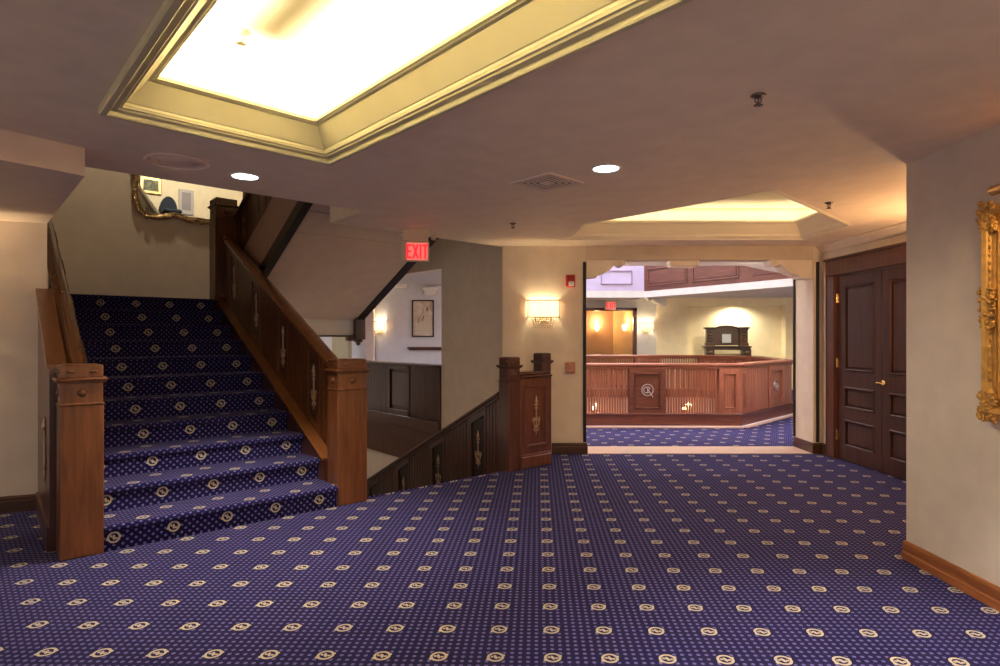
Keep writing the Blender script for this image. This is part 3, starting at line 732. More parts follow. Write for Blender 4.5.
def letters(text, h, sw, M):
    """block capitals out of straight strokes; local x right, z up, front = -y"""
    G = {'E': (0.26, [((0, 0), (0, 1)), ((0, 1), (.26, 1)), ((0, .5), (.22, .5)), ((0, 0), (.26, 0))]),
         'X': (0.34, [((0, 0), (.34, 1)), ((0, 1), (.34, 0))]),
         'I': (0.02, [((.01, 0), (.01, 1))]),
         'T': (0.30, [((0, 1), (.30, 1)), ((.15, 0), (.15, 1))])}
    GAP = 0.22
    tot = sum(G[c][0] for c in text) + GAP * (len(text) - 1); x = -tot / 2; b = MB()
    for c in text:
        for (p, q) in G[c][1]:
            a = Vector(((x + p[0]) * h, 0, p[1] * h)); d = Vector(((x + q[0]) * h, 0, q[1] * h)); t = (d - a).normalized(); n = Vector((-t.z, 0, t.x)) * sw / 2
            a = a - t * sw / 2; d = d + t * sw / 2
            vs = [a - n, d - n, d + n, a + n]; vs = vs + [v + Vector((0, -0.003, 0)) for v in vs]
            b.add([M @ v for v in vs], [(0, 3, 2, 1), (4, 5, 6, 7), (0, 1, 5, 4), (1, 2, 6, 5), (2, 3, 7, 6), (3, 0, 4, 7)])
        x += G[c][0] + GAP
    return b
def exit_sign(x, y, z, rz, label, s=1.0):
    o = thing('exit_sign', label, 'exit sign', (x, y, z), rz); o.scale = (s, s, s)
    MB().bx(-0.14, 0.14, -0.03, 0.03, -0.325, -0.118, 0.008).build('housing', EXITBOX, o)
    MB().bx(-0.128, 0.128, -0.045, 0.045, -0.118, 0.0, 0.006).build('canopy', EXITBOX, o)
    MB().bx(-0.085, 0.122, -0.033, -0.028, -0.312, -0.136, 0.003).build('face', EXITBACK, o)
    letters('EXIT', 0.125, 0.020, Matrix.Translation((0.018, -0.034, -0.287))).build('lettering', EXITRED, o)
    for sx in (-1, 1):
        MB().lathe([(0.012, 0.0), (0.030, 0.012), (0.034, 0.05), (0.028, 0.055)], (sx * 0.155, 0, -0.07), n=14, ax='x' ).build('emergency_lamp', OFFW, o)
    return o
exit_sign(-0.86, 6.10, H, 0.16, 'red EXIT sign hanging from the ceiling in front of the upper flight')

def downlight(x, y, label, power=40, z=H, col=(1, 0.86, 0.68), ang=115):
    o = thing('downlight', label, 'ceiling light', (x, y, z), 0, None)
    MB().lathe([(0.080, -0.001), (0.098, -0.001), (0.100, -0.005), (0.094, -0.010), (0.084, -0.008), (0.080, -0.001)], n=28, cap=False).build('trim_ring', WHITE, o)
    MB().lathe([(0.001, -0.004), (0.083, -0.004), (0.083, -0.002), (0.001, -0.002)], n=28).build('lens', LAMPW, o)
    spot(x, y, z - 0.02, power, col, ang)
def spot(x, y, z, power, col=(1, 0.86, 0.68), ang=115, target=None, blend=0.7, r=0.06):
    l = bpy.data.lights.new('ceiling_spot', 'SPOT'); l.energy = power; l.color = col; l.spot_size = math.radians(ang); l.spot_blend = blend; l.shadow_soft_size = r
    lo = bpy.data.objects.new('ceiling_spot', l); COL.objects.link(lo); lo.location = (x, y, z)
    if target: lo.rotation_euler = (Vector(target) - Vector((x, y, z))).to_track_quat('-Z', 'Y').to_euler()
downlight(-1.726, 4.062, 'round white downlight in the ceiling above the rising stairs', 260, ang=84)
downlight(0.684, 3.87, 'round white downlight in the ceiling beside the square vent', 60, ang=165)
# ceiling vent
vt = thing('ceiling_vent', 'square louvred ceiling vent set diagonally near the downlight', 'vent', (0.331, 4.22, H), math.radians(45))
v = MB()
def sqring(b, a0, z0, a1, z1):
    for k in range(4):
        M = Matrix.Rotation(k * PI / 2, 4, 'Z')
        b.add([M @ Vector(p) for p in ((-a0, -a0, z0), (a0, -a0, z0), (a1, -a1, z1), (-a1, -a1, z1))], [(0, 1, 2, 3)])
sqring(v, 0.185, -0.001, 0.182, -0.010); sqring(v, 0.182, -0.010, 0.150, -0.008)
v.build('frame', SPK, vt)
MB().box(-0.16, 0.16, -0.16, 0.16, -0.003, -0.001).build('throat_shade', DARK, vt)  # flat dark plate: shade of an open throat put into the colour
for a in (0.140, 0.108, 0.076):
    w = MB()
    for k in range(4):
        M = Matrix.Rotation(k * PI / 2, 4, 'Z')
        p = [(-a, -a), (a, -a), (a - 0.012, -a + 0.012), (-a + 0.012, -a + 0.012)]
        w.add([M @ Vector((x_, y_, -0.006)) for x_, y_ in p] + [M @ Vector((x_, y_, -0.010)) for x_, y_ in p], [(0, 1, 2, 3), (7, 6, 5, 4), (0, 4, 5, 1), (2, 6, 7, 3)])
    w.build('louvre', VENTM, vt)
MB().bx(-0.042, 0.042, -0.042, 0.042, -0.012, -0.004, 0.003).build('centre_plate', VENTM, vt)
def sprinkler(x, y, label, z=H, k=1.0, mat=CHROME):
    o = thing('sprinkler', label, 'sprinkler', (x, y, z)); o.scale = (k, k, k)
    MB().lathe([(0.030, -0.001), (0.034, -0.004), (0.018, -0.012), (0.009, -0.016)], n=18).build('escutcheon', mat, o)
    MB().tube([(-0.012, 0, -0.012), (-0.014, 0, -0.03), (0, 0, -0.045)], 0.003).tube([(0.012, 0, -0.012), (0.014, 0, -0.03), (0, 0, -0.045)], 0.003).tube([(0, 0, -0.01), (0, 0, -0.048)], 0.004).build('yoke', mat, o)
    MB().lathe([(0.001, -0.052), (0.020, -0.050), (0.021, -0.047), (0.001, -0.046)], n=12).build('deflector', mat, o)
sprinkler(1.162, 2.70, 'dark metal ceiling sprinkler nearest the viewer, on plain ceiling', k=1.0)
sprinkler(2.664, 4.86, 'dark metal sprinkler beside the small yellow ceiling coffer')
sprinkler(0.124, 5.74, 'dark metal sprinkler between the square vent and the sconce wall')
sprinkler(-1.23, 2.85, 'pale sprinkler inside the big bright ceiling coffer', z=H + 0.36, mat=OFFW, k=1.2)
sprinkler(-2.87, 3.28, 'tiny dark sprinkler under the left dropped soffit', z=2.325, k=0.8)
sk = thing('ceiling_speaker', 'round flush ceiling speaker painted like the ceiling, near the stair opening', 'speaker', (-2.0, 3.72, H))
MB().lathe([(0.165, -0.001), (0.178, -0.004), (0.180, -0.008), (0.166, -0.012), (0.160, -0.008), (0.165, -0.001)], n=32, cap=False).build('rim', SPK, sk)
s2 = MB().lathe([(0.001, -0.004), (0.161, -0.004), (0.161, -0.002), (0.001, -0.002)], n=32)
for q in (0.03, 0.06, 0.09, 0.12, 0.145): s2.ring((0, 0, -0.004), q, 0.0025, ax='z')
s2.build('grille', SPK, sk)

# ------------------------------------------------------------------ gilt framed picture on the right wall
FY0, FY1, FZ0, FZ1 = 2.16, 3.135, 0.985, 2.075
pf = thing('framed_picture', 'tall ornate gilt picture frame on the right wall', 'picture', (2.56, 0, 0))
fb = MB()
path = [(FY0, FZ0), (FY1, FZ0), (FY1, FZ1), (FY0, FZ1)]
prof = [(0.0, -0.002), (0.0, -0.030), (0.012, -0.055), (0.030, -0.070), (0.048, -0.060), (0.062, -0.042), (0.085, -0.036), (0.105, -0.046), (0.118, -0.040), (0.128, -0.022), (0.140, -0.016), (0.140, -0.002)]
t = MB().sweep(path, prof)
fb.add([(p[2], p[0], p[1]) for p in t.v], t.f)
fb.build('moulding', GILT, pf)
def leaf_cluster(cy, cz, n, ry, rz_, seed):
    rnd = random.Random(seed); b = MB()
    for _ in range(n):
        u, w = rnd.uniform(-1, 1), rnd.uniform(-1, 1)
        r = rnd.uniform(0.005, 0.013)
        b.ball((-0.044 - rnd.uniform(0, 0.020), cy + u * ry, cz + w * rz_), r, 6, (0.7, rnd.uniform(0.6, 1.5), rnd.uniform(0.6, 1.5)))
    return b
k = 0
for cy in (FY0 + 0.05, FY1 - 0.05):
    for cz in (FZ0 + 0.06, FZ1 - 0.06):
        leaf_cluster(cy, cz, 170, 0.056, 0.078, k).build('corner_ornament', GILT, pf); k += 1
for cy in (FY0 + 0.045, FY1 - 0.045):
    leaf_cluster(cy, (FZ0 + FZ1) / 2 + 0.02, 130, 0.048, 0.11, k).build('side_ornament', GILT, pf); k += 1
for cz in (FZ0 + 0.04, FZ1 - 0.04):
    leaf_cluster((FY0 + FY1) / 2, cz, 22, 0.12, 0.05, k).build('side_ornament', GILT, pf); k += 1
b = MB()
for zz in [FZ0 + 0.2 + 0.04 * i for i in range(19)]:
    b.ball((-0.052, FY1 - 0.062, zz), 0.010, 6, (0.6, 0.7, 1.5)); b.ball((-0.052, FY0 + 0.062, zz), 0.010, 6, (0.6, 0.7, 1.5))
b.build('beading', GILT, pf)
MB().box(-0.018, -0.004, FY0 + 0.13, FY1 - 0.13, FZ0 + 0.13, FZ1 - 0.13).build('canvas', painting_mat('dark_landscape', [(0.05, 0.03, 0.015), (0.16, 0.11, 0.05), (0.28, 0.24, 0.14)], 4), pf)
pl = thing('picture_light', 'brass picture light above the gilt frame', 'picture light', (2.56, 2.72, 2.12))
MB().tube([(-0.135, -0.24, 0.0), (-0.135, 0.235, 0.0), (-0.135, 0.24, 0.0), (-0.135, 0.25, 0.0)], [0.024, 0.024, 0.020, 0.016], 14).build('lamp_tube', BRASS, pl)
MB().tube([(0, 0, -0.02), (-0.06, 0, 0.03), (-0.11, 0, 0.035), (-0.135, 0, 0.0)], 0.007).bx(-0.012, 0, -0.03, 0.03, -0.05, 0.02, 0.004).build('arm', BRASS, pl)
l = bpy.data.lights.new('picture_lamp', 'AREA'); l.shape = 'RECTANGLE'; l.size = 0.45; l.size_y = 0.03; l.energy = 5.0; l.color = (1, 0.66, 0.32)
lo = bpy.data.objects.new('picture_lamp', l); COL.objects.link(lo); lo.location = (2.425, 2.72, 2.092); lo.rotation_euler = (Vector((2.52, 2.74, 1.5)) - Vector((2.425, 2.72, 2.092))).to_track_quat('-Z', 'X').to_euler()

# ------------------------------------------------------------------ mirror over the landing and the upstairs hall it shows
MA, MZ, MW, MH = 1.70, 4.06, 0.76, 0.92
mr = thing('wall_mirror', 'ornate gilt mirror on the landing wall, cut off by the ceiling', 'mirror', (*st(MA, STL), MZ), ANG)
def mshape(t, k=1.0):                              # wavy rococo outline
    c, s = math.cos(t), math.sin(t)
    r = 1 / (abs(c) ** 11 + abs(s) ** 11) ** (1 / 11)
    r *= 1 + 0.020 * math.sin(8 * t + 0.6) + 0.016 * math.sin(14 * t)
    return (MW * r * c * k, MH * r * s * k)
n = 96
mg = MB(); pts = [mshape(2 * PI * i / n, 0.955) for i in range(n)]
mg.add([(p[0], -0.022, p[1]) for p in pts], [list(range(n))]); mg.build('glass', MIRR, mr, fix=False)
MG = mr.children[0].data
if MG.polygons[0].normal.y > 0: MG.flip_normals()
fr = MB()
fr.tube([(mshape(2 * PI * i / n)[0], -0.028, mshape(2 * PI * i / n)[1]) for i in range(n + 1)], [0.030 + 0.010 * math.sin(i * 0.9) for i in range(n + 1)], 8, cap=False)
fr.tube([(mshape(2 * PI * i / n, 0.955)[0], -0.032, mshape(2 * PI * i / n, 0.955)[1]) for i in range(n + 1)], 0.012, 8, cap=False)
MIRF = fr
MGILT = (plain('mirror_gilt', (0.50, 0.34, 0.16), 0.35, 0.8, noise=0.5))
oc = MB(); rnd = random.Random(5)
for i in range(0, n, 1):
    p = mshape(2 * PI * i / n, 1.02 - 0.03 * (i % 2))
    oc.ball((p[0] + rnd.uniform(-.02, .02), -0.058, p[1] + rnd.uniform(-.02, .02)), rnd.uniform(0.016, 0.032), 6, (rnd.uniform(.7, 1.6), 0.6, rnd.uniform(.7, 1.6)))
MIRF.merge(oc).build('frame', MGILT, mr)
# upstairs hall (seen only in the mirror)
US, UZ = -0.9, 3.85
struct(wall_seg(st(-0.3, US), st(4.4, US), UZ, 6.2, -0.12).build('wall_upstairs', plaster('upstairs_paint', (0.74, 0.66, 0.50))))
struct(MB().prism([st(-0.26, US), st(4.3, US), st(4.3, 0.0), st(-0.26, 0.0)], UZ - 0.2, UZ).build('floor_upstairs', plaster('upstairs_carpet', (0.03, 0.03, 0.09))))
def vir(px, py):                                   # where the mirror shows a point of the upstairs wall
    a_s = Vector(((px - 500) / 600, 1.0)); D = 2 * STL - US
    k = (D - (Vector((0, 0)) - O2).dot(VV)) / a_s.dot(VV)
    p = a_s * k
    return (p - O2).dot(UU), EYE + (337 - py) / 600 * k
a0, z1 = vir(139, 176); a1, z0 = vir(161, 196)
up_p = thing('framed_picture', 'gilt framed landscape reflected in the landing mirror', 'picture', (*st((a0 + a1) / 2, US), (z0 + z1) / 2), ANG)
hw, hh = abs(a1 - a0) / 2, abs(z1 - z0) / 2
MB().bx(-hw, hw, 0.0, 0.05, -hh, hh, 0.02).build('moulding', MGILT, up_p)
MB().box(-hw + 0.07, hw - 0.07, 0.045, 0.056, -hh + 0.07, hh - 0.07).build('canvas', painting_mat('green_landscape', [(0.01, 0.018, 0.006), (0.04, 0.06, 0.014), (0.16, 0.15, 0.07)], 9, 3), up_p)
a0, z1 = vir(178, 189); a1, z0 = vir(193, 216)
pr2 = thing('framed_picture', 'grey mounted print reflected in the landing mirror', 'picture', (*st((a0 + a1) / 2, US), (z0 + z1) / 2), ANG)
hw, hh = abs(a1 - a0) / 2, abs(z1 - z0) / 2
MB().bx(-hw, hw, 0.0, 0.04, -hh, hh, 0.01).build('mount', plain('grey_mount', (0.45, 0.43, 0.45), 0.6), pr2)
MB().box(-hw * 0.6, hw * 0.6, 0.04, 0.046, -hh * 0.65, hh * 0.75).build('print', plain('grey_print', (0.26, 0.24, 0.28), 0.6), pr2)
a0, _ = vir(158, 207); a1, z1 = vir(176, 199)
ch = thing('chair', 'dark blue upholstered chair reflected in the landing mirror', 'chair', (*st((a0 + a1) / 2, US + 0.35), UZ), ANG)
cw = abs(a1 - a0) / 2; zt = z1 - UZ
MB().bx(-cw, cw, -0.25, 0.25, 0.38, 0.47, 0.03).build('seat', plain('blue_fabric', (0.012, 0.02, 0.045), 0.8), ch)
MB().outline([(cw * math.cos(t), (zt - 0.47) * (1 if False else math.sin(t))) for t in [PI * i / 14 for i in range(15)]], 0.07, Matrix(((1, 0, 0, 0), (0, 0, 1, -0.28), (0, 1, 0, 0.47), (0, 0, 0, 1)))).build('backrest', plain('blue_fabric_back', (0.012, 0.02, 0.045), 0.8), ch)
for sx in (-1, 1):
    for sy in (-1, 1): MB().tube([(sx * cw * 0.85, sy * 0.2, 0), (sx * cw * 0.8, sy * 0.19, 0.39)], [0.015, 0.022]).build('leg', MAH, ch)

# ------------------------------------------------------------------ gallery and atrium beyond
OCT = [(-0.9, 9.36), (3.745, 9.30), (5.30, 10.85), (5.60, 13.0), (4.6, 13.85), (-0.9, 13.9)]
GC = 2.50
gal = [(0.2, 7.64), (5.9, 7.64), (9.0, 10.5), (9.0, 17.5), (-0.9, 17.5), (-0.9, 13.9), (4.6, 13.85), (5.60, 13.0), (5.30, 10.85), (3.745, 9.30), (-0.9, 9.36), (-0.9, 8.9)]
carpet_floor('floor_gallery', gal, 0.0, M=lambda p: ((p[0] * 0.94 + p[1] * 0.34), (-p[0] * 0.34 + p[1] * 0.94)))
# gallery ceiling follows the opening
gc = MB().prism([(0.2, 7.66), (6.5, 7.66), (8.5, 9.0), (6.6, 11.9), (5.35, 10.85), (3.75, 9.25), (0.2, 9.30)], GC, GC + 0.1)
struct(gc.build('ceiling_gallery', WHITE))
struct(wall_seg((3.9, 7.65), (6.2, 7.65), 0, 5, -0.1).build('wall_gallery_front', WALL))
def guard(label, p, q, layout, mat=CHER, z=0.0):
    """atrium guard from p to q; layout: list of (kind, x0, x1) along it. Front faces local -y"""
    d = Vector((q[0] - p[0], q[1] - p[1])); Lg = d.length
    o = thing('guard_rail', label, 'guard rail', (*p, z), math.atan2(d.y, d.x))
    MB().bx(0, Lg, 0.0, 0.14, 0.02, 0.19, 0.006).bx(0, Lg, -0.02, 0.16, 0.185, 0.215, 0.008).build('plinth', CHERD, o)
    MB().box(0, Lg, -0.035, 0.0, 0.0, 0.022).build('base_strip', STRIP, o)
    MB().bx(0, Lg, -0.035, 0.175, 0.945, 0.99, 0.012).bx(0, Lg, 0.0, 0.14, 0.905, 0.947, 0.006).build('cap_rail', CHERH, o)
    for kind, x0, x1 in layout:
        if kind == 'slats':
            b = MB(); n = max(1, round((x1 - x0) / 0.040)); w = (x1 - x0) / n
            for i in range(n): b.bx(x0 + i * w + 0.006, x0 + (i + 1) * w - 0.010, 0.035, 0.06, 0.21, 0.91, 0.004)
            b.build('slat_screen', mat, o)
        elif kind == 'planks':
            b = MB(); n = max(1, round((x1 - x0) / 0.085)); w = (x1 - x0) / n
            for i in range(n): b.bx(x0 + i * w + 0.002, x0 + (i + 1) * w - 0.002, 0.02, 0.10, 0.21, 0.91, 0.006)
            b.build('plank_screen', mat, o)
        else:
            b = MB().box(x0, x1, 0.03, 0.11, 0.21, 0.91)
            s = 0.075
            b.bx(x0, x0 + s, 0.0, 0.14, 0.21, 0.91).bx(x1 - s, x1, 0.0, 0.14, 0.21, 0.91).bx(x0 + s - 0.01, x1 - s + 0.01, 0.0, 0.14, 0.21, 0.29).bx(x0 + s - 0.01, x1 - s + 0.01, 0.0, 0.14, 0.84, 0.91)
            for (u0, u1, w0, w1) in ((x0 + s, x1 - s, 0.29, 0.31), (x0 + s, x1 - s, 0.82, 0.84), (x0 + s, x0 + s + 0.02, 0.29, 0.84), (x1 - s - 0.02, x1 - s, 0.29, 0.84)):
                b.bx(u0, u1, -0.012, 0.03, w0, w1, 0.006)
            b.build('panel', CHERD if kind == 'medallion' else mat, o)
            if kind.startswith('medallion'):
                c = ((x0 + x1) / 2, 0.018, 0.575); m_ = MB()
                m_.ring(c, 0.088, 0.009)
                m_.ring((c[0] - 0.012, c[1], c[2]), 0.046, 0.008, arc=(0.7, 2 * PI - 0.7))
                m_.tube([(c[0] - 0.002, c[1], c[2] - 0.048), (c[0] - 0.002, c[1], c[2] + 0.048)], 0.007)
                m_.tube([(c[0] - 0.002, c[1], c[2] + 0.046), (c[0] + 0.030, c[1], c[2] + 0.042), (c[0] + 0.040, c[1], c[2] + 0.022), (c[0] + 0.028, c[1], c[2] + 0.004), (c[0], c[1], c[2])], 0.007)
                m_.tube([(c[0] + 0.008, c[1], c[2]), (c[0] + 0.06, c[1], c[2] - 0.07), (c[0] + 0.085, c[1], c[2] - 0.112)], 0.009)
                m_.build('medallion', PEWTER, o)
    return o
x = lambda X: X - OCT[0][0]
guard('cherry guard rail facing the opening, slatted, with round pewter medallion on its dark panel', OCT[0], OCT[1],
      [('slats', 0.0, x(0.35)), ('medallion', x(0.38), x(0.94)), ('slats', x(0.97), x(1.98)), ('medallion', x(2.01), x(2.58)), ('slats', x(2.61), x(3.38)), ('panel', x(3.40), x(3.745))])
Lr = math.dist(OCT[1], OCT[2])
guard('cherry guard rail angled away on the right, solid planks with a narrow medallion panel', OCT[1], OCT[2],
      [('panel', 0.0, 0.22), ('planks', 0.24, 1.10), ('medallion_light', 1.12, 1.76), ('planks', 1.78, Lr)])
guard('cherry guard rail at the right end of the light well, seen from inside', OCT[2], OCT[3], [('planks', 0, 0.7), ('panel', 0.72, 1.3), ('planks', 1.32, math.dist(OCT[2], OCT[3]))])
guard('short cherry guard rail at the far right corner of the light well', OCT[3], OCT[4], [('planks', 0, math.dist(OCT[3], OCT[4]))])
Lf = math.dist(OCT[4], OCT[5])
guard('long cherry guard rail on the far side of the light well', OCT[4], OCT[5], [('slats', 0.0, 0.9), ('panel', 0.92, 1.5), ('slats', 1.52, 2.9), ('panel', 2.92, 3.5), ('slats', 3.52, Lf)])
for X, lab in ((1.47, 'small lit uplight behind the slats of the near guard rail, at its left end'), (2.90, 'small lit uplight behind the slats of the near guard rail, right of its medallion')):
    ul = thing('uplight', lab, 'uplight', (X, 9.445, 0.215))
    MB().lathe([(0.028, 0.0), (0.032, 0.03), (0.030, 0.045)], n=14).build('base', BRONZE, ul)
    MB().ball((0, 0, 0.062), 0.027, 8).build('bulb', GLOWO, ul)
    l = bpy.data.lights.new('uplight_bulb', 'POINT'); l.energy = 7; l.color = (1, 0.62, 0.3); l.shadow_soft_size = 0.02
    lo = bpy.data.objects.new('uplight_bulb', l); COL.objects.link(lo); lo.location = (X, 9.49, 0.33)
for i in range(6):
    p, q = OCT[i], OCT[(i + 1) % 6]
    struct(wall_seg(p, q, -3.3, 0.018, -0.1).build('wall_void', plaster('void_paint', (0.66, 0.46, 0.36))))
struct(MB().prism(OCT, -3.4, -3.3).build('floor_void', plaster('void_floor', (0.5, 0.42, 0.35))))
# upper gallery fascia on the far side
UF = [(5.35, 10.3), (4.72, 11.4), (3.29, 13.7), (-1.0, 13.7)]
struct(wall_seg(UF[3], UF[2], 2.30, 2.455, 0.9).build('trim_10', WALLB))
struct(MB().prism([UF[2], UF[1], UF[0], (8.6, 10.5), (8.6, 13.7)], 2.30, 2.44).build('ceiling_gallery_edge', WALLB))
up_l = wall_seg(UF[3], UF[2], 2.455, 3.06, 0.12)
struct(up_l.build('wall_upper_gallery', LAV))
mm = MB()
for (u0, u1, w0, w1) in ((2.30, 3.02, 2.60, 2.625), (2.30, 3.02, 2.90, 2.925), (2.30, 2.325, 2.60, 2.925), (2.995, 3.02, 2.60, 2.925)): mm.bx(u0, u1, 13.68, 13.70, w0, w1, 0.005)
struct(mm.build('trim_11', plain('lavender_moulding', (0.30, 0.23, 0.36), 0.6)))
ug = thing('gallery_front', 'dark panelled wood front of the upper gallery, under the white ceiling edge', 'gallery front', (*UF[2], 2.44), math.atan2(UF[1][1] - UF[2][1], UF[1][0] - UF[2][0]))
Lu = math.dist(UF[1], UF[2])
MB().box(0, Lu, 0, 0.1, 0, 0.62).build('board', CHERD, ug)
for x0 in (0.12, 1.38):
    b = MB().bx(x0, x0 + 1.12, -0.02, 0.0, 0.10, 0.13).bx(x0, x0 + 1.12, -0.02, 0.0, 0.47, 0.50).bx(x0, x0 + 0.03, -0.02, 0.0, 0.10, 0.50).bx(x0 + 1.09, x0 + 1.12, -0.02, 0.0, 0.10, 0.50)
    b.bx(x0 + 0.06, x0 + 1.06, -0.012, 0.0, 0.16, 0.44, 0.01); b.build('raised_panel', CHERD, ug)
d = Vector(UF[0]) - Vector(UF[1])
ug2 = thing('gallery_front', 'dark wood end of the upper gallery front, narrowing towards the corbel', 'gallery front', (*UF[1], 2.44), math.atan2(d.y, d.x))
MB().box(0, d.length, 0, 0.1, 0, 0.62).build('board', CHERD, ug2)
MB().bx(0.1, d.length - 0.1, -0.015, 0, 0.12, 0.5, 0.01).build('raised_panel', CHERD, ug2)
# far walls
YF = 16.5
fw = wall_seg((-1.0, YF), (4.29, YF), 0, 2.75, 0.15, [(1.0 + 1.9, 1.0 + 3.70, -0.1, 2.13)])
struct(fw.build('wall_far', WALLB))
N0, N1 = Vector((4.29, YF)), Vector((9.2, 15.7)); nd = (N1 - N0).normalized()
fw2 = wall_seg(tuple(N0), tuple(N1), 0, 2.9, 0.12, [(0.83, 3.35, -0.1, 2.24)])
struct(fw2.build('wall_niche', NICHE))
nn = Vector((-nd.y, nd.x))
q0, q1 = N0 + nd * 0.6 + nn * 0.35, N0 + nd * 3.6 + nn * 0.35
struct(wall_seg(tuple(q0), tuple(q1), 0, 2.6, 0.1).build('wall_niche_back', NICHE))
for t_ in (0.83, 3.35):
    a = N0 + nd * t_ + nn * 0.1; c = a + nn * 0.3
    struct(wall_seg(tuple(a), tuple(c), 0, 2.5, 0.05 if t_ < 1 else -0.05).build('wall_niche_side', NICHE))
a = N0 + nd * 0.8; 
struct(MB().prism([tuple(N0 + nd * 0.8 + nn * 0.1), tuple(N0 + nd * 3.4 + nn * 0.1), tuple(N0 + nd * 3.4 + nn * 0.45), tuple(N0 + nd * 0.8 + nn * 0.45)], 2.24, 2.3).build('ceiling_niche', NICHE))
struct(MB().prism([(-1, 13.75), (3.29, 13.75), (4.5, 14.0), (4.29, 17.5), (-1, 17.5)], 2.46, 2.56).build('ceiling_far', WALLB))
struct(MB().prism([(3.4, 13.75), (8.6, 10.6), (9.3, 10.6), (9.3, 17.5), (3.4, 17.5)], 2.85, 2.9).build('ceiling_niche_hall', NICHE))
struct(wall_seg((9.3, 10.0), (9.3, 17.0), 0, 2.9, -0.1).build('wall_far_right', WALLB))
corbel(4.42, -1, 2.455, 15.9, 16.2, 'white corbel under the far gallery ceiling near the far sconce', 0.95)
CORB = [o for o in COL.objects if o.name.startswith('corbel')][-1]
for ch_ in CORB.children: ch_.data.materials[0] = WHITE
# far doorway with an amber lit corridor
struct(MB().bx(3.66, 3.76, YF - 0.03, YF + 0.1, 0, 2.2, 0.005).bx(1.84, 3.76, YF - 0.03, YF + 0.1, 2.12, 2.2, 0.005).build('trim_12', MAH))
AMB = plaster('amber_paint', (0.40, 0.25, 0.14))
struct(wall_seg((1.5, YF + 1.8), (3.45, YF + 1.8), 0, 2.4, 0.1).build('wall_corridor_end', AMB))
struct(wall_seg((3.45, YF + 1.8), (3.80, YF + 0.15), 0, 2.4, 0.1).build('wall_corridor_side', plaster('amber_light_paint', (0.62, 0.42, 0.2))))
struct(MB().box(1.2, 3.9, YF + 0.1, YF + 1.9, 2.3, 2.35).build('ceiling_corridor', WALL))
struct(MB().box(1.2, 3.9, YF + 0.1, YF + 1.9, -0.02, 0.001).build('floor_corridor', plaster('corridor_floor', (0.05, 0.04, 0.09))))
def globe_lamp(x, y, z, rz, label, power, col=(1, 0.62, 0.32)):
    o = thing('wall_sconce', label, 'wall lamp', (x, y, z), rz)
    MB().bx(-0.04, 0.04, -0.02, 0, -0.1, 0.05, 0.006).build('back_plate', BRONZE, o)
    MB().tube([(0, -0.015, -0.06), (0, -0.08, -0.07), (0, -0.1, -0.03)], 0.008).build('arm', BRONZE, o)
    MB().lathe([(0.03, -0.03), (0.06, 0.02), (0.075, 0.09), (0.06, 0.13), (0.03, 0.14)], (0, -0.1, 0), n=14).build('lamp_shade', GLOWO, o)
    l = bpy.data.lights.new('globe_bulb', 'POINT'); l.energy = power; l.color = col; l.shadow_soft_size = 0.07
    lo = bpy.data.objects.new('globe_bulb', l); COL.objects.link(lo); lo.location = Vector((x, y, z + 0.25)) + Matrix.Rotation(rz, 3, 'Z') @ Vector((0, -0.16, 0))
globe_lamp(3.915, 4.85, 1.62, -PI / 2, 'amber wall lamp past the double door, hidden behind the corner of the right wall', 30)
globe_lamp(0.62, YB + TB, 1.75, PI, 'unseen wall lamp added on the gallery side of the sconce wall to brighten the ceiling', 40, (1, 0.84, 0.78))  # hidden lamp added to brighten the gallery ceiling
globe_lamp(4.5, 7.75, 1.75, PI, 'unseen wall lamp added on the gallery wall behind the double door to brighten the ceiling', 55, (1, 0.84, 0.78))  # second hidden lamp added for the gallery ceiling
globe_lamp(2.94, YF + 1.8, 1.62, 0, 'amber lit lamp on the end wall of the far corridor', 14)
globe_lamp(3.68, YF + 0.75, 1.62, -PI / 2 + 0.2, 'amber lit lamp on the side wall of the far corridor', 10)
sconce(4.0, YF, 1.60, 0, 'lit crystal wall sconce on the far wall beside the amber doorway', power=9)
exit_sign(2.92, 15.9, 2.46, 0, 'small red EXIT sign over the far amber doorway', 1.05)
# carved hall stand in the niche
pc = N0 + nd * 1.55 - nn * 0.25
hs = thing('hall_stand', 'dark carved wood hall stand with small mirror in the lit niche', 'hall stand', (pc.x + 0.25, pc.y - 0.03, 0), math.atan2(nd.y, nd.x))
HS = wood('carved_wood', (0.016, 0.007, 0.004), (0.065, 0.024, 0.012), grain=(6, 6, 5), rough=0.4)
for sx in (-1, 1):
    b = MB(); cx = sx * 0.42
    b.bx(cx - 0.10, cx + 0.10, -0.09, 0.09, 1.18, 1.62, 0.01).bx(cx - 0.15, cx + 0.15, -0.13, 0.13, 1.62, 1.66, 0.01).bx(cx - 0.12, cx + 0.12, -0.11, 0.11, 1.585, 1.62, 0.01)
    b.bx(cx - 0.12, cx + 0.12, -0.12, 0.12, 1.17, 1.24, 0.01)
    for zz in (1.30, 1.38, 1.46, 1.54): b.ball((cx, -0.09, zz), 0.035, 8, (1.8, 0.6, 0.8))
    b.build('side_pillar', HS, hs)
arch = [(-0.34, 1.18), (0.34, 1.18), (0.34, 1.56)] + [(0.34 * math.cos(t), 1.56 + 0.13 * math.sin(t)) for t in [PI * i / 16 for i in range(1, 16)]] + [(-0.34, 1.56)]
MB().outline(arch, 0.06, Matrix(((1, 0, 0, 0), (0, 0, 1, 0.0), (0, 1, 0, 0), (0, 0, 0, 1)))).tube([(0.345 * math.cos(t), -0.01, 1.56 + 0.135 * math.sin(t)) for t in [PI * i / 16 for i in range(17)]], 0.022).build('arched_back', HS, hs)
MB().bx(-0.115, 0.115, -0.015, 0.0, 1.245, 1.475, 0.004).build('mirror', plain('pale_mirror', (0.42, 0.46, 0.56), 0.15), hs)
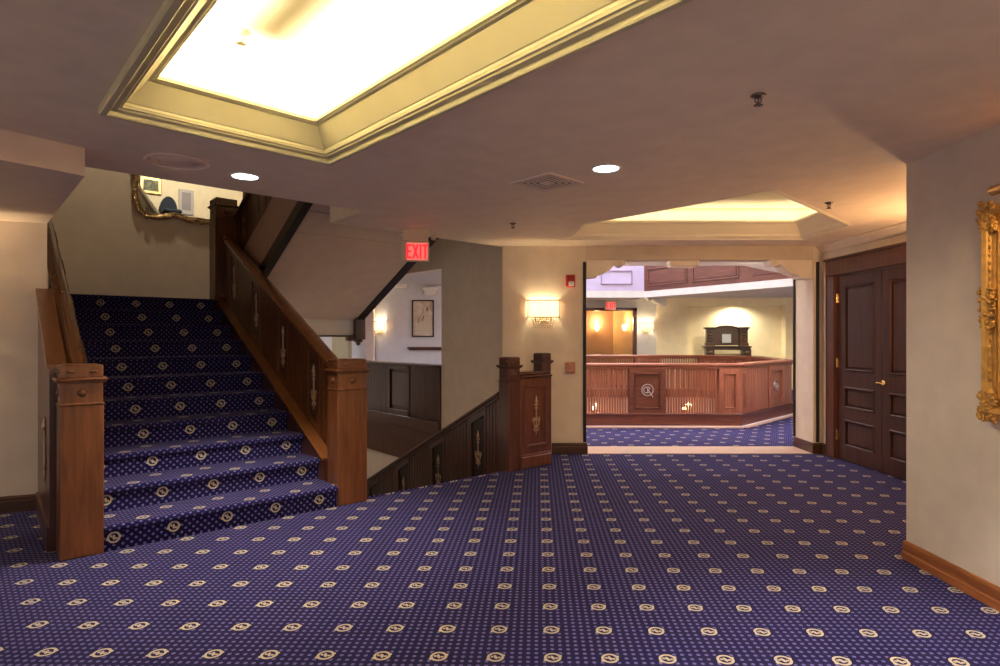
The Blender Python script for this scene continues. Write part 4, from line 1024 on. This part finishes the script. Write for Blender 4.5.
MB().tube([(-0.13, -0.012, 1.23), (0.13, -0.012, 1.23), (0.13, -0.012, 1.49), (-0.13, -0.012, 1.49), (-0.13, -0.012, 1.23)], 0.016, 8).build('mirror_frame', HS, hs)
MB().bx(-0.62, 0.56, -0.36, 0.1, 1.125, 1.165, 0.012).bx(-0.58, 0.54, -0.32, 0.08, 1.06, 1.13, 0.008).build('shelf', HS, hs)
for sx in (-1, 1):
    MB().bx(sx * 0.46 - 0.10, sx * 0.46 + 0.10, -0.30, 0.05, 0, 1.08, 0.012).ball((sx * 0.46, -0.31, 0.98), 0.07, 8, (1.1, 0.4, 0.8)).bx(sx * 0.46 - 0.12, sx * 0.46 + 0.12, -0.32, 0.06, 0, 0.1, 0.01).build('leg', HS, hs)
MB().box(-0.37, 0.37, 0.0, 0.03, 0.1, 0.95).build('lower_panel', NICHE, hs)

# gallery beyond the stairwell
struct(MB().prism([st(4.42, 1.2), st(4.42, 6.5), (-6, 14.5), (0.2, 14.5), (0.2, 8.0)], -0.03, -0.001).build('floor_side_gallery', CARP if False else plaster('side_carpet', (0.03, 0.025, 0.10))))
sgd = thing('guard_rail', 'dark plank guard rail along the stairwell under the bluish far wall', 'guard rail', (*st(AWX + 0.02, 2.43), 0), ANG + PI / 2)
# local x runs along the stairwell, local +y faces the hall side
MB().bx(0, 2.9, -0.06, 0.06, 0.0, 0.16, 0.006).bx(0, 2.9, -0.07, 0.075, 0.155, 0.18, 0.006).build('plinth', MAH, sgd)
MB().bx(0, 2.9, -0.08, 0.09, 0.965, 1.0, 0.01).build('cap_rail', MAHH, sgd)
for (x0, x1) in ((0.0, 0.78), (1.48, 2.3), (2.64, 2.9)):
    b = MB(); n = round((x1 - x0) / 0.05); w = (x1 - x0) / n
    for i in range(n): b.bx(x0 + i * w + 0.003, x0 + (i + 1) * w - 0.003, -0.02, 0.045, 0.18, 0.965, 0.006)
    b.build('plank_screen', MAH, sgd)
for (x0, x1) in ((0.80, 1.46), (2.32, 2.62)):
    b = MB().box(x0, x1, -0.02, 0.015, 0.18, 0.965).bx(x0, x0 + 0.07, -0.03, 0.055, 0.18, 0.965).bx(x1 - 0.07, x1, -0.03, 0.055, 0.18, 0.965).bx(x0, x1, -0.03, 0.055, 0.18, 0.26).bx(x0, x1, -0.03, 0.055, 0.89, 0.965)
    b.bx(x0 + 0.10, x1 - 0.10, 0.0, 0.03, 0.30, 0.86, 0.012); b.build('panel', MAH, sgd)
YG = 13.0
PALE = plaster('bluish_white_paint', (0.66, 0.66, 0.70))
struct(wall_seg((-6.2, YG), (0.35, YG), 0, 2.6, 0.1).build('wall_gallery_side', PALE))
struct(MB().prism([st(4.45, 0.9), st(4.45, 6.5), (-6, 13.2), (0.2, 13.2), (0.2, 8.0)], 2.52, 2.6).build('ceiling_side_gallery', WALLB))
pxg = lambda p: (p - 500) / 600 * YG
zg = lambda y: EYE + (337 - y) / 600 * YG
pg = thing('framed_picture', 'black framed sepia picture on the bluish wall beyond the stairwell', 'picture', (pxg(423), YG, (zg(300) + zg(337)) / 2))
hw, hh = (pxg(434) - pxg(412)) / 2, (zg(300) - zg(337)) / 2
f_ = MB()
for (u0, u1, w0, w1) in ((-hw, hw, -hh, -hh + 0.028), (-hw, hw, hh - 0.028, hh), (-hw, -hw + 0.028, -hh, hh), (hw - 0.028, hw, -hh, hh)): f_.bx(u0, u1, -0.035, 0, w0, w1, 0.004)
f_.build('moulding', BLACKW, pg)
MB().box(-hw + 0.02, hw - 0.02, -0.018, -0.004, -hh + 0.02, hh - 0.02).build('print', painting_mat('sepia_print', [(0.30, 0.22, 0.15), (0.50, 0.40, 0.29), (0.66, 0.56, 0.44), (0.8, 0.75, 0.66)], 2.6, 1.3), pg)
PALEF = plain('sepia_pale', (0.66, 0.57, 0.46), 0.6)
MB().outline([(-0.17, -hh + 0.05), (0.20, -hh + 0.05), (0.19, -0.05), (0.15, 0.08), (0.08, 0.13), (0.02, 0.12), (-0.03, 0.06), (-0.08, -0.10), (-0.16, -0.20)], 0.0015, Matrix(((1, 0, 0, 0), (0, 0, -1, -0.018), (0, 1, 0, 0), (0, 0, 0, 1)))).ball((0.06, -0.0185, 0.19), 0.058, 8, (0.8, 0.02, 1.15)).ball((-0.02, -0.0198, -hh + 0.14), 0.06, 8, (2.0, 0.02, 0.6)).build('print_figure', PALEF, pg)
MB().tube([(-0.02, -0.0205, -0.06), (0.02, -0.0205, 0.06)], 0.010, 6).tube([(0.085, -0.0205, 0.16), (0.095, -0.0205, 0.24)], 0.014, 6).build('print_accent', plain('sepia_dark', (0.12, 0.085, 0.055), 0.6), pg)  # dark printed accents of the figure
sl = thing('wall_shelf', 'narrow brown ledge on the bluish wall under the black framed picture', 'shelf', (pxg(408), YG, zg(348.5)))
MB().bx(0, 1.2, -0.12, 0, 0.0, 0.035, 0.008).build('board', CASE, sl); MB().bx(0.03, 1.18, -0.08, 0, -0.03, 0.0, 0.008).build('bed_mould', CASE, sl)
sconce(pxg(380), YG, zg(331), 0, 'lit wall sconce on the bluish wall past the landing\'s drop newel', w=0.24, power=8)
struct(MB().bx(pxg(374) - 0.02, pxg(376), YG - 0.05, YG, 0, 2.2, 0.004).build('trim_13', BLACKW))
for pxx, yy, w_, lab in ((402, 286, 0.26, 'white bracket on the bluish wall near the sconce'), (431, 293, 0.26, 'white bracket above the black framed picture')):
    cbk = thing('corbel', lab, 'corbel', (pxg(pxx), YG, 0))
    MB().bx(-w_ / 2, w_ / 2, -0.16, 0, zg(yy) - 0.05, zg(yy) + 0.08, 0.012).bx(-w_ / 2 - 0.03, w_ / 2 + 0.03, -0.20, 0, zg(yy) + 0.07, zg(yy) + 0.12, 0.01).build('bracket', WHITE, cbk)
struct(MB().prism([(-3.36, 12.0), (-3.04, 12.0), (-3.04, 12.3), (-3.36, 12.3)], 0, 2.52).build('pillar_1', plaster('olive_paint', (0.34, 0.30, 0.20))))
struct(MB().prism([(-2.86, 12.7), (-2.69, 12.7), (-2.69, 13.0), (-2.86, 13.0)], 0, 2.52).build('pillar_2', plaster('rosy_paint', (0.66, 0.55, 0.50))))

# ------------------------------------------------------------------ lights
def area(x, y, z, sx, sy, power, col, target):
    l = bpy.data.lights.new('area', 'AREA'); l.shape = 'RECTANGLE'; l.size = sx; l.size_y = sy; l.energy = power; l.color = col
    o = bpy.data.objects.new('area', l); COL.objects.link(o); o.location = (x, y, z)
    o.rotation_euler = (Vector(target) - Vector((x, y, z))).to_track_quat('-Z', 'Y').to_euler()
area(2.0, 11.6, 8.8, 5.0, 3.6, 1000, (0.86, 0.88, 1.0), (2.0, 11.6, 0))              # skylight over the light well
spot(-1.8, 10.8, 2.5, 90, (0.80, 0.84, 1.0), 150)                                   # side gallery ceiling lamp
spot(-4.5, 11.2, 2.5, 70, (1.0, 0.95, 0.9), 150)
spot(*(N0 + nd * 2.1 + nn * 0.02), 2.20, 85, (1, 0.88, 0.62), 165, target=(*(N0 + nd * 2.1 + nn * 0.30), 1.0))  # unseen spot added to brighten the niche's back wall
spot(5.9, 13.9, 2.8, 330, (1, 0.86, 0.55), 150)                                     # niche hall ceiling lamp
spot(3.2, 15.3, 2.44, 50, (1, 0.9, 0.8), 150)
spot(1.5, 8.35, 2.48, 55, (0.95, 0.86, 0.95), 150); spot(3.2, 8.35, 2.48, 55, (0.95, 0.86, 0.95), 150); spot(5.0, 9.2, 2.48, 60, (0.95, 0.86, 0.95), 150)  # unseen spots added to light the front of the guard rails
sconce(2.56, -0.1, 1.75, -PI / 2, 'unseen wall sconce added on the right wall to light the ceiling, nearer the gilt frame', power=10)  # out-of-view sconces added as fill for the hall ceiling
sconce(2.56, -1.5, 1.75, -PI / 2, 'unseen wall sconce added on the right wall to light the ceiling, farther from the gilt frame', power=10)
spot(-1.8, 0.3, 2.46, 60); spot(1.6, 0.6, 2.46, 60); spot(1.75, 1.9, 2.46, 230, (1, 0.88, 0.76), ang=82)  # unseen spots added as fill near the camera and on the right wall
sconce(-4.5, 4.568, 1.55, 0.3684, 'lit wall sconce on the wall under the left dropped soffit', power=16)
l = bpy.data.lights.new('upstairs_fill', 'POINT'); l.energy = 2; l.color = (1, 0.84, 0.6); l.shadow_soft_size = 0.15  # unseen point light added as fill for the upstairs hall
lo = bpy.data.objects.new('upstairs_fill', l); COL.objects.link(lo); lo.location = (*st(2.8, 0.9), 5.9)
spot(*st(0.9, 4.55), 5.9, 130, (1, 0.84, 0.62), 50, target=(*st(0.9, STL), 2.7))
spot(*st(2.6, 1.6), 6.0, 330, (1, 0.86, 0.62), 75, target=(*st(3.0, US), 4.9))  # unseen spot added to brighten the upstairs wall in the mirror
w = bpy.data.worlds.new('world'); SC.world = w; w.use_nodes = True
w.node_tree.nodes['Background'].inputs['Color'].default_value = (1.0, 0.84, 0.74, 1)
w.node_tree.nodes['Background'].inputs['Strength'].default_value = 0.6

# ------------------------------------------------------------------ camera
cam = bpy.data.cameras.new('camera'); cam.sensor_width = 36; cam.lens = 600 / 1000 * 36; cam.shift_y = 4.0 / 1000
cam.clip_start = 0.05; cam.clip_end = 100
co = bpy.data.objects.new('camera', cam); COL.objects.link(co); co.location = (0, 0, EYE); co.rotation_euler = (PI / 2, 0, 0)
SC.camera = co
SC.view_settings.view_transform = 'Standard'
try: SC.view_settings.look = 'None'
except Exception: pass
SC.view_settings.exposure = 0.33; SC.view_settings.gamma = 1.0; SC.view_settings.use_curve_mapping = False
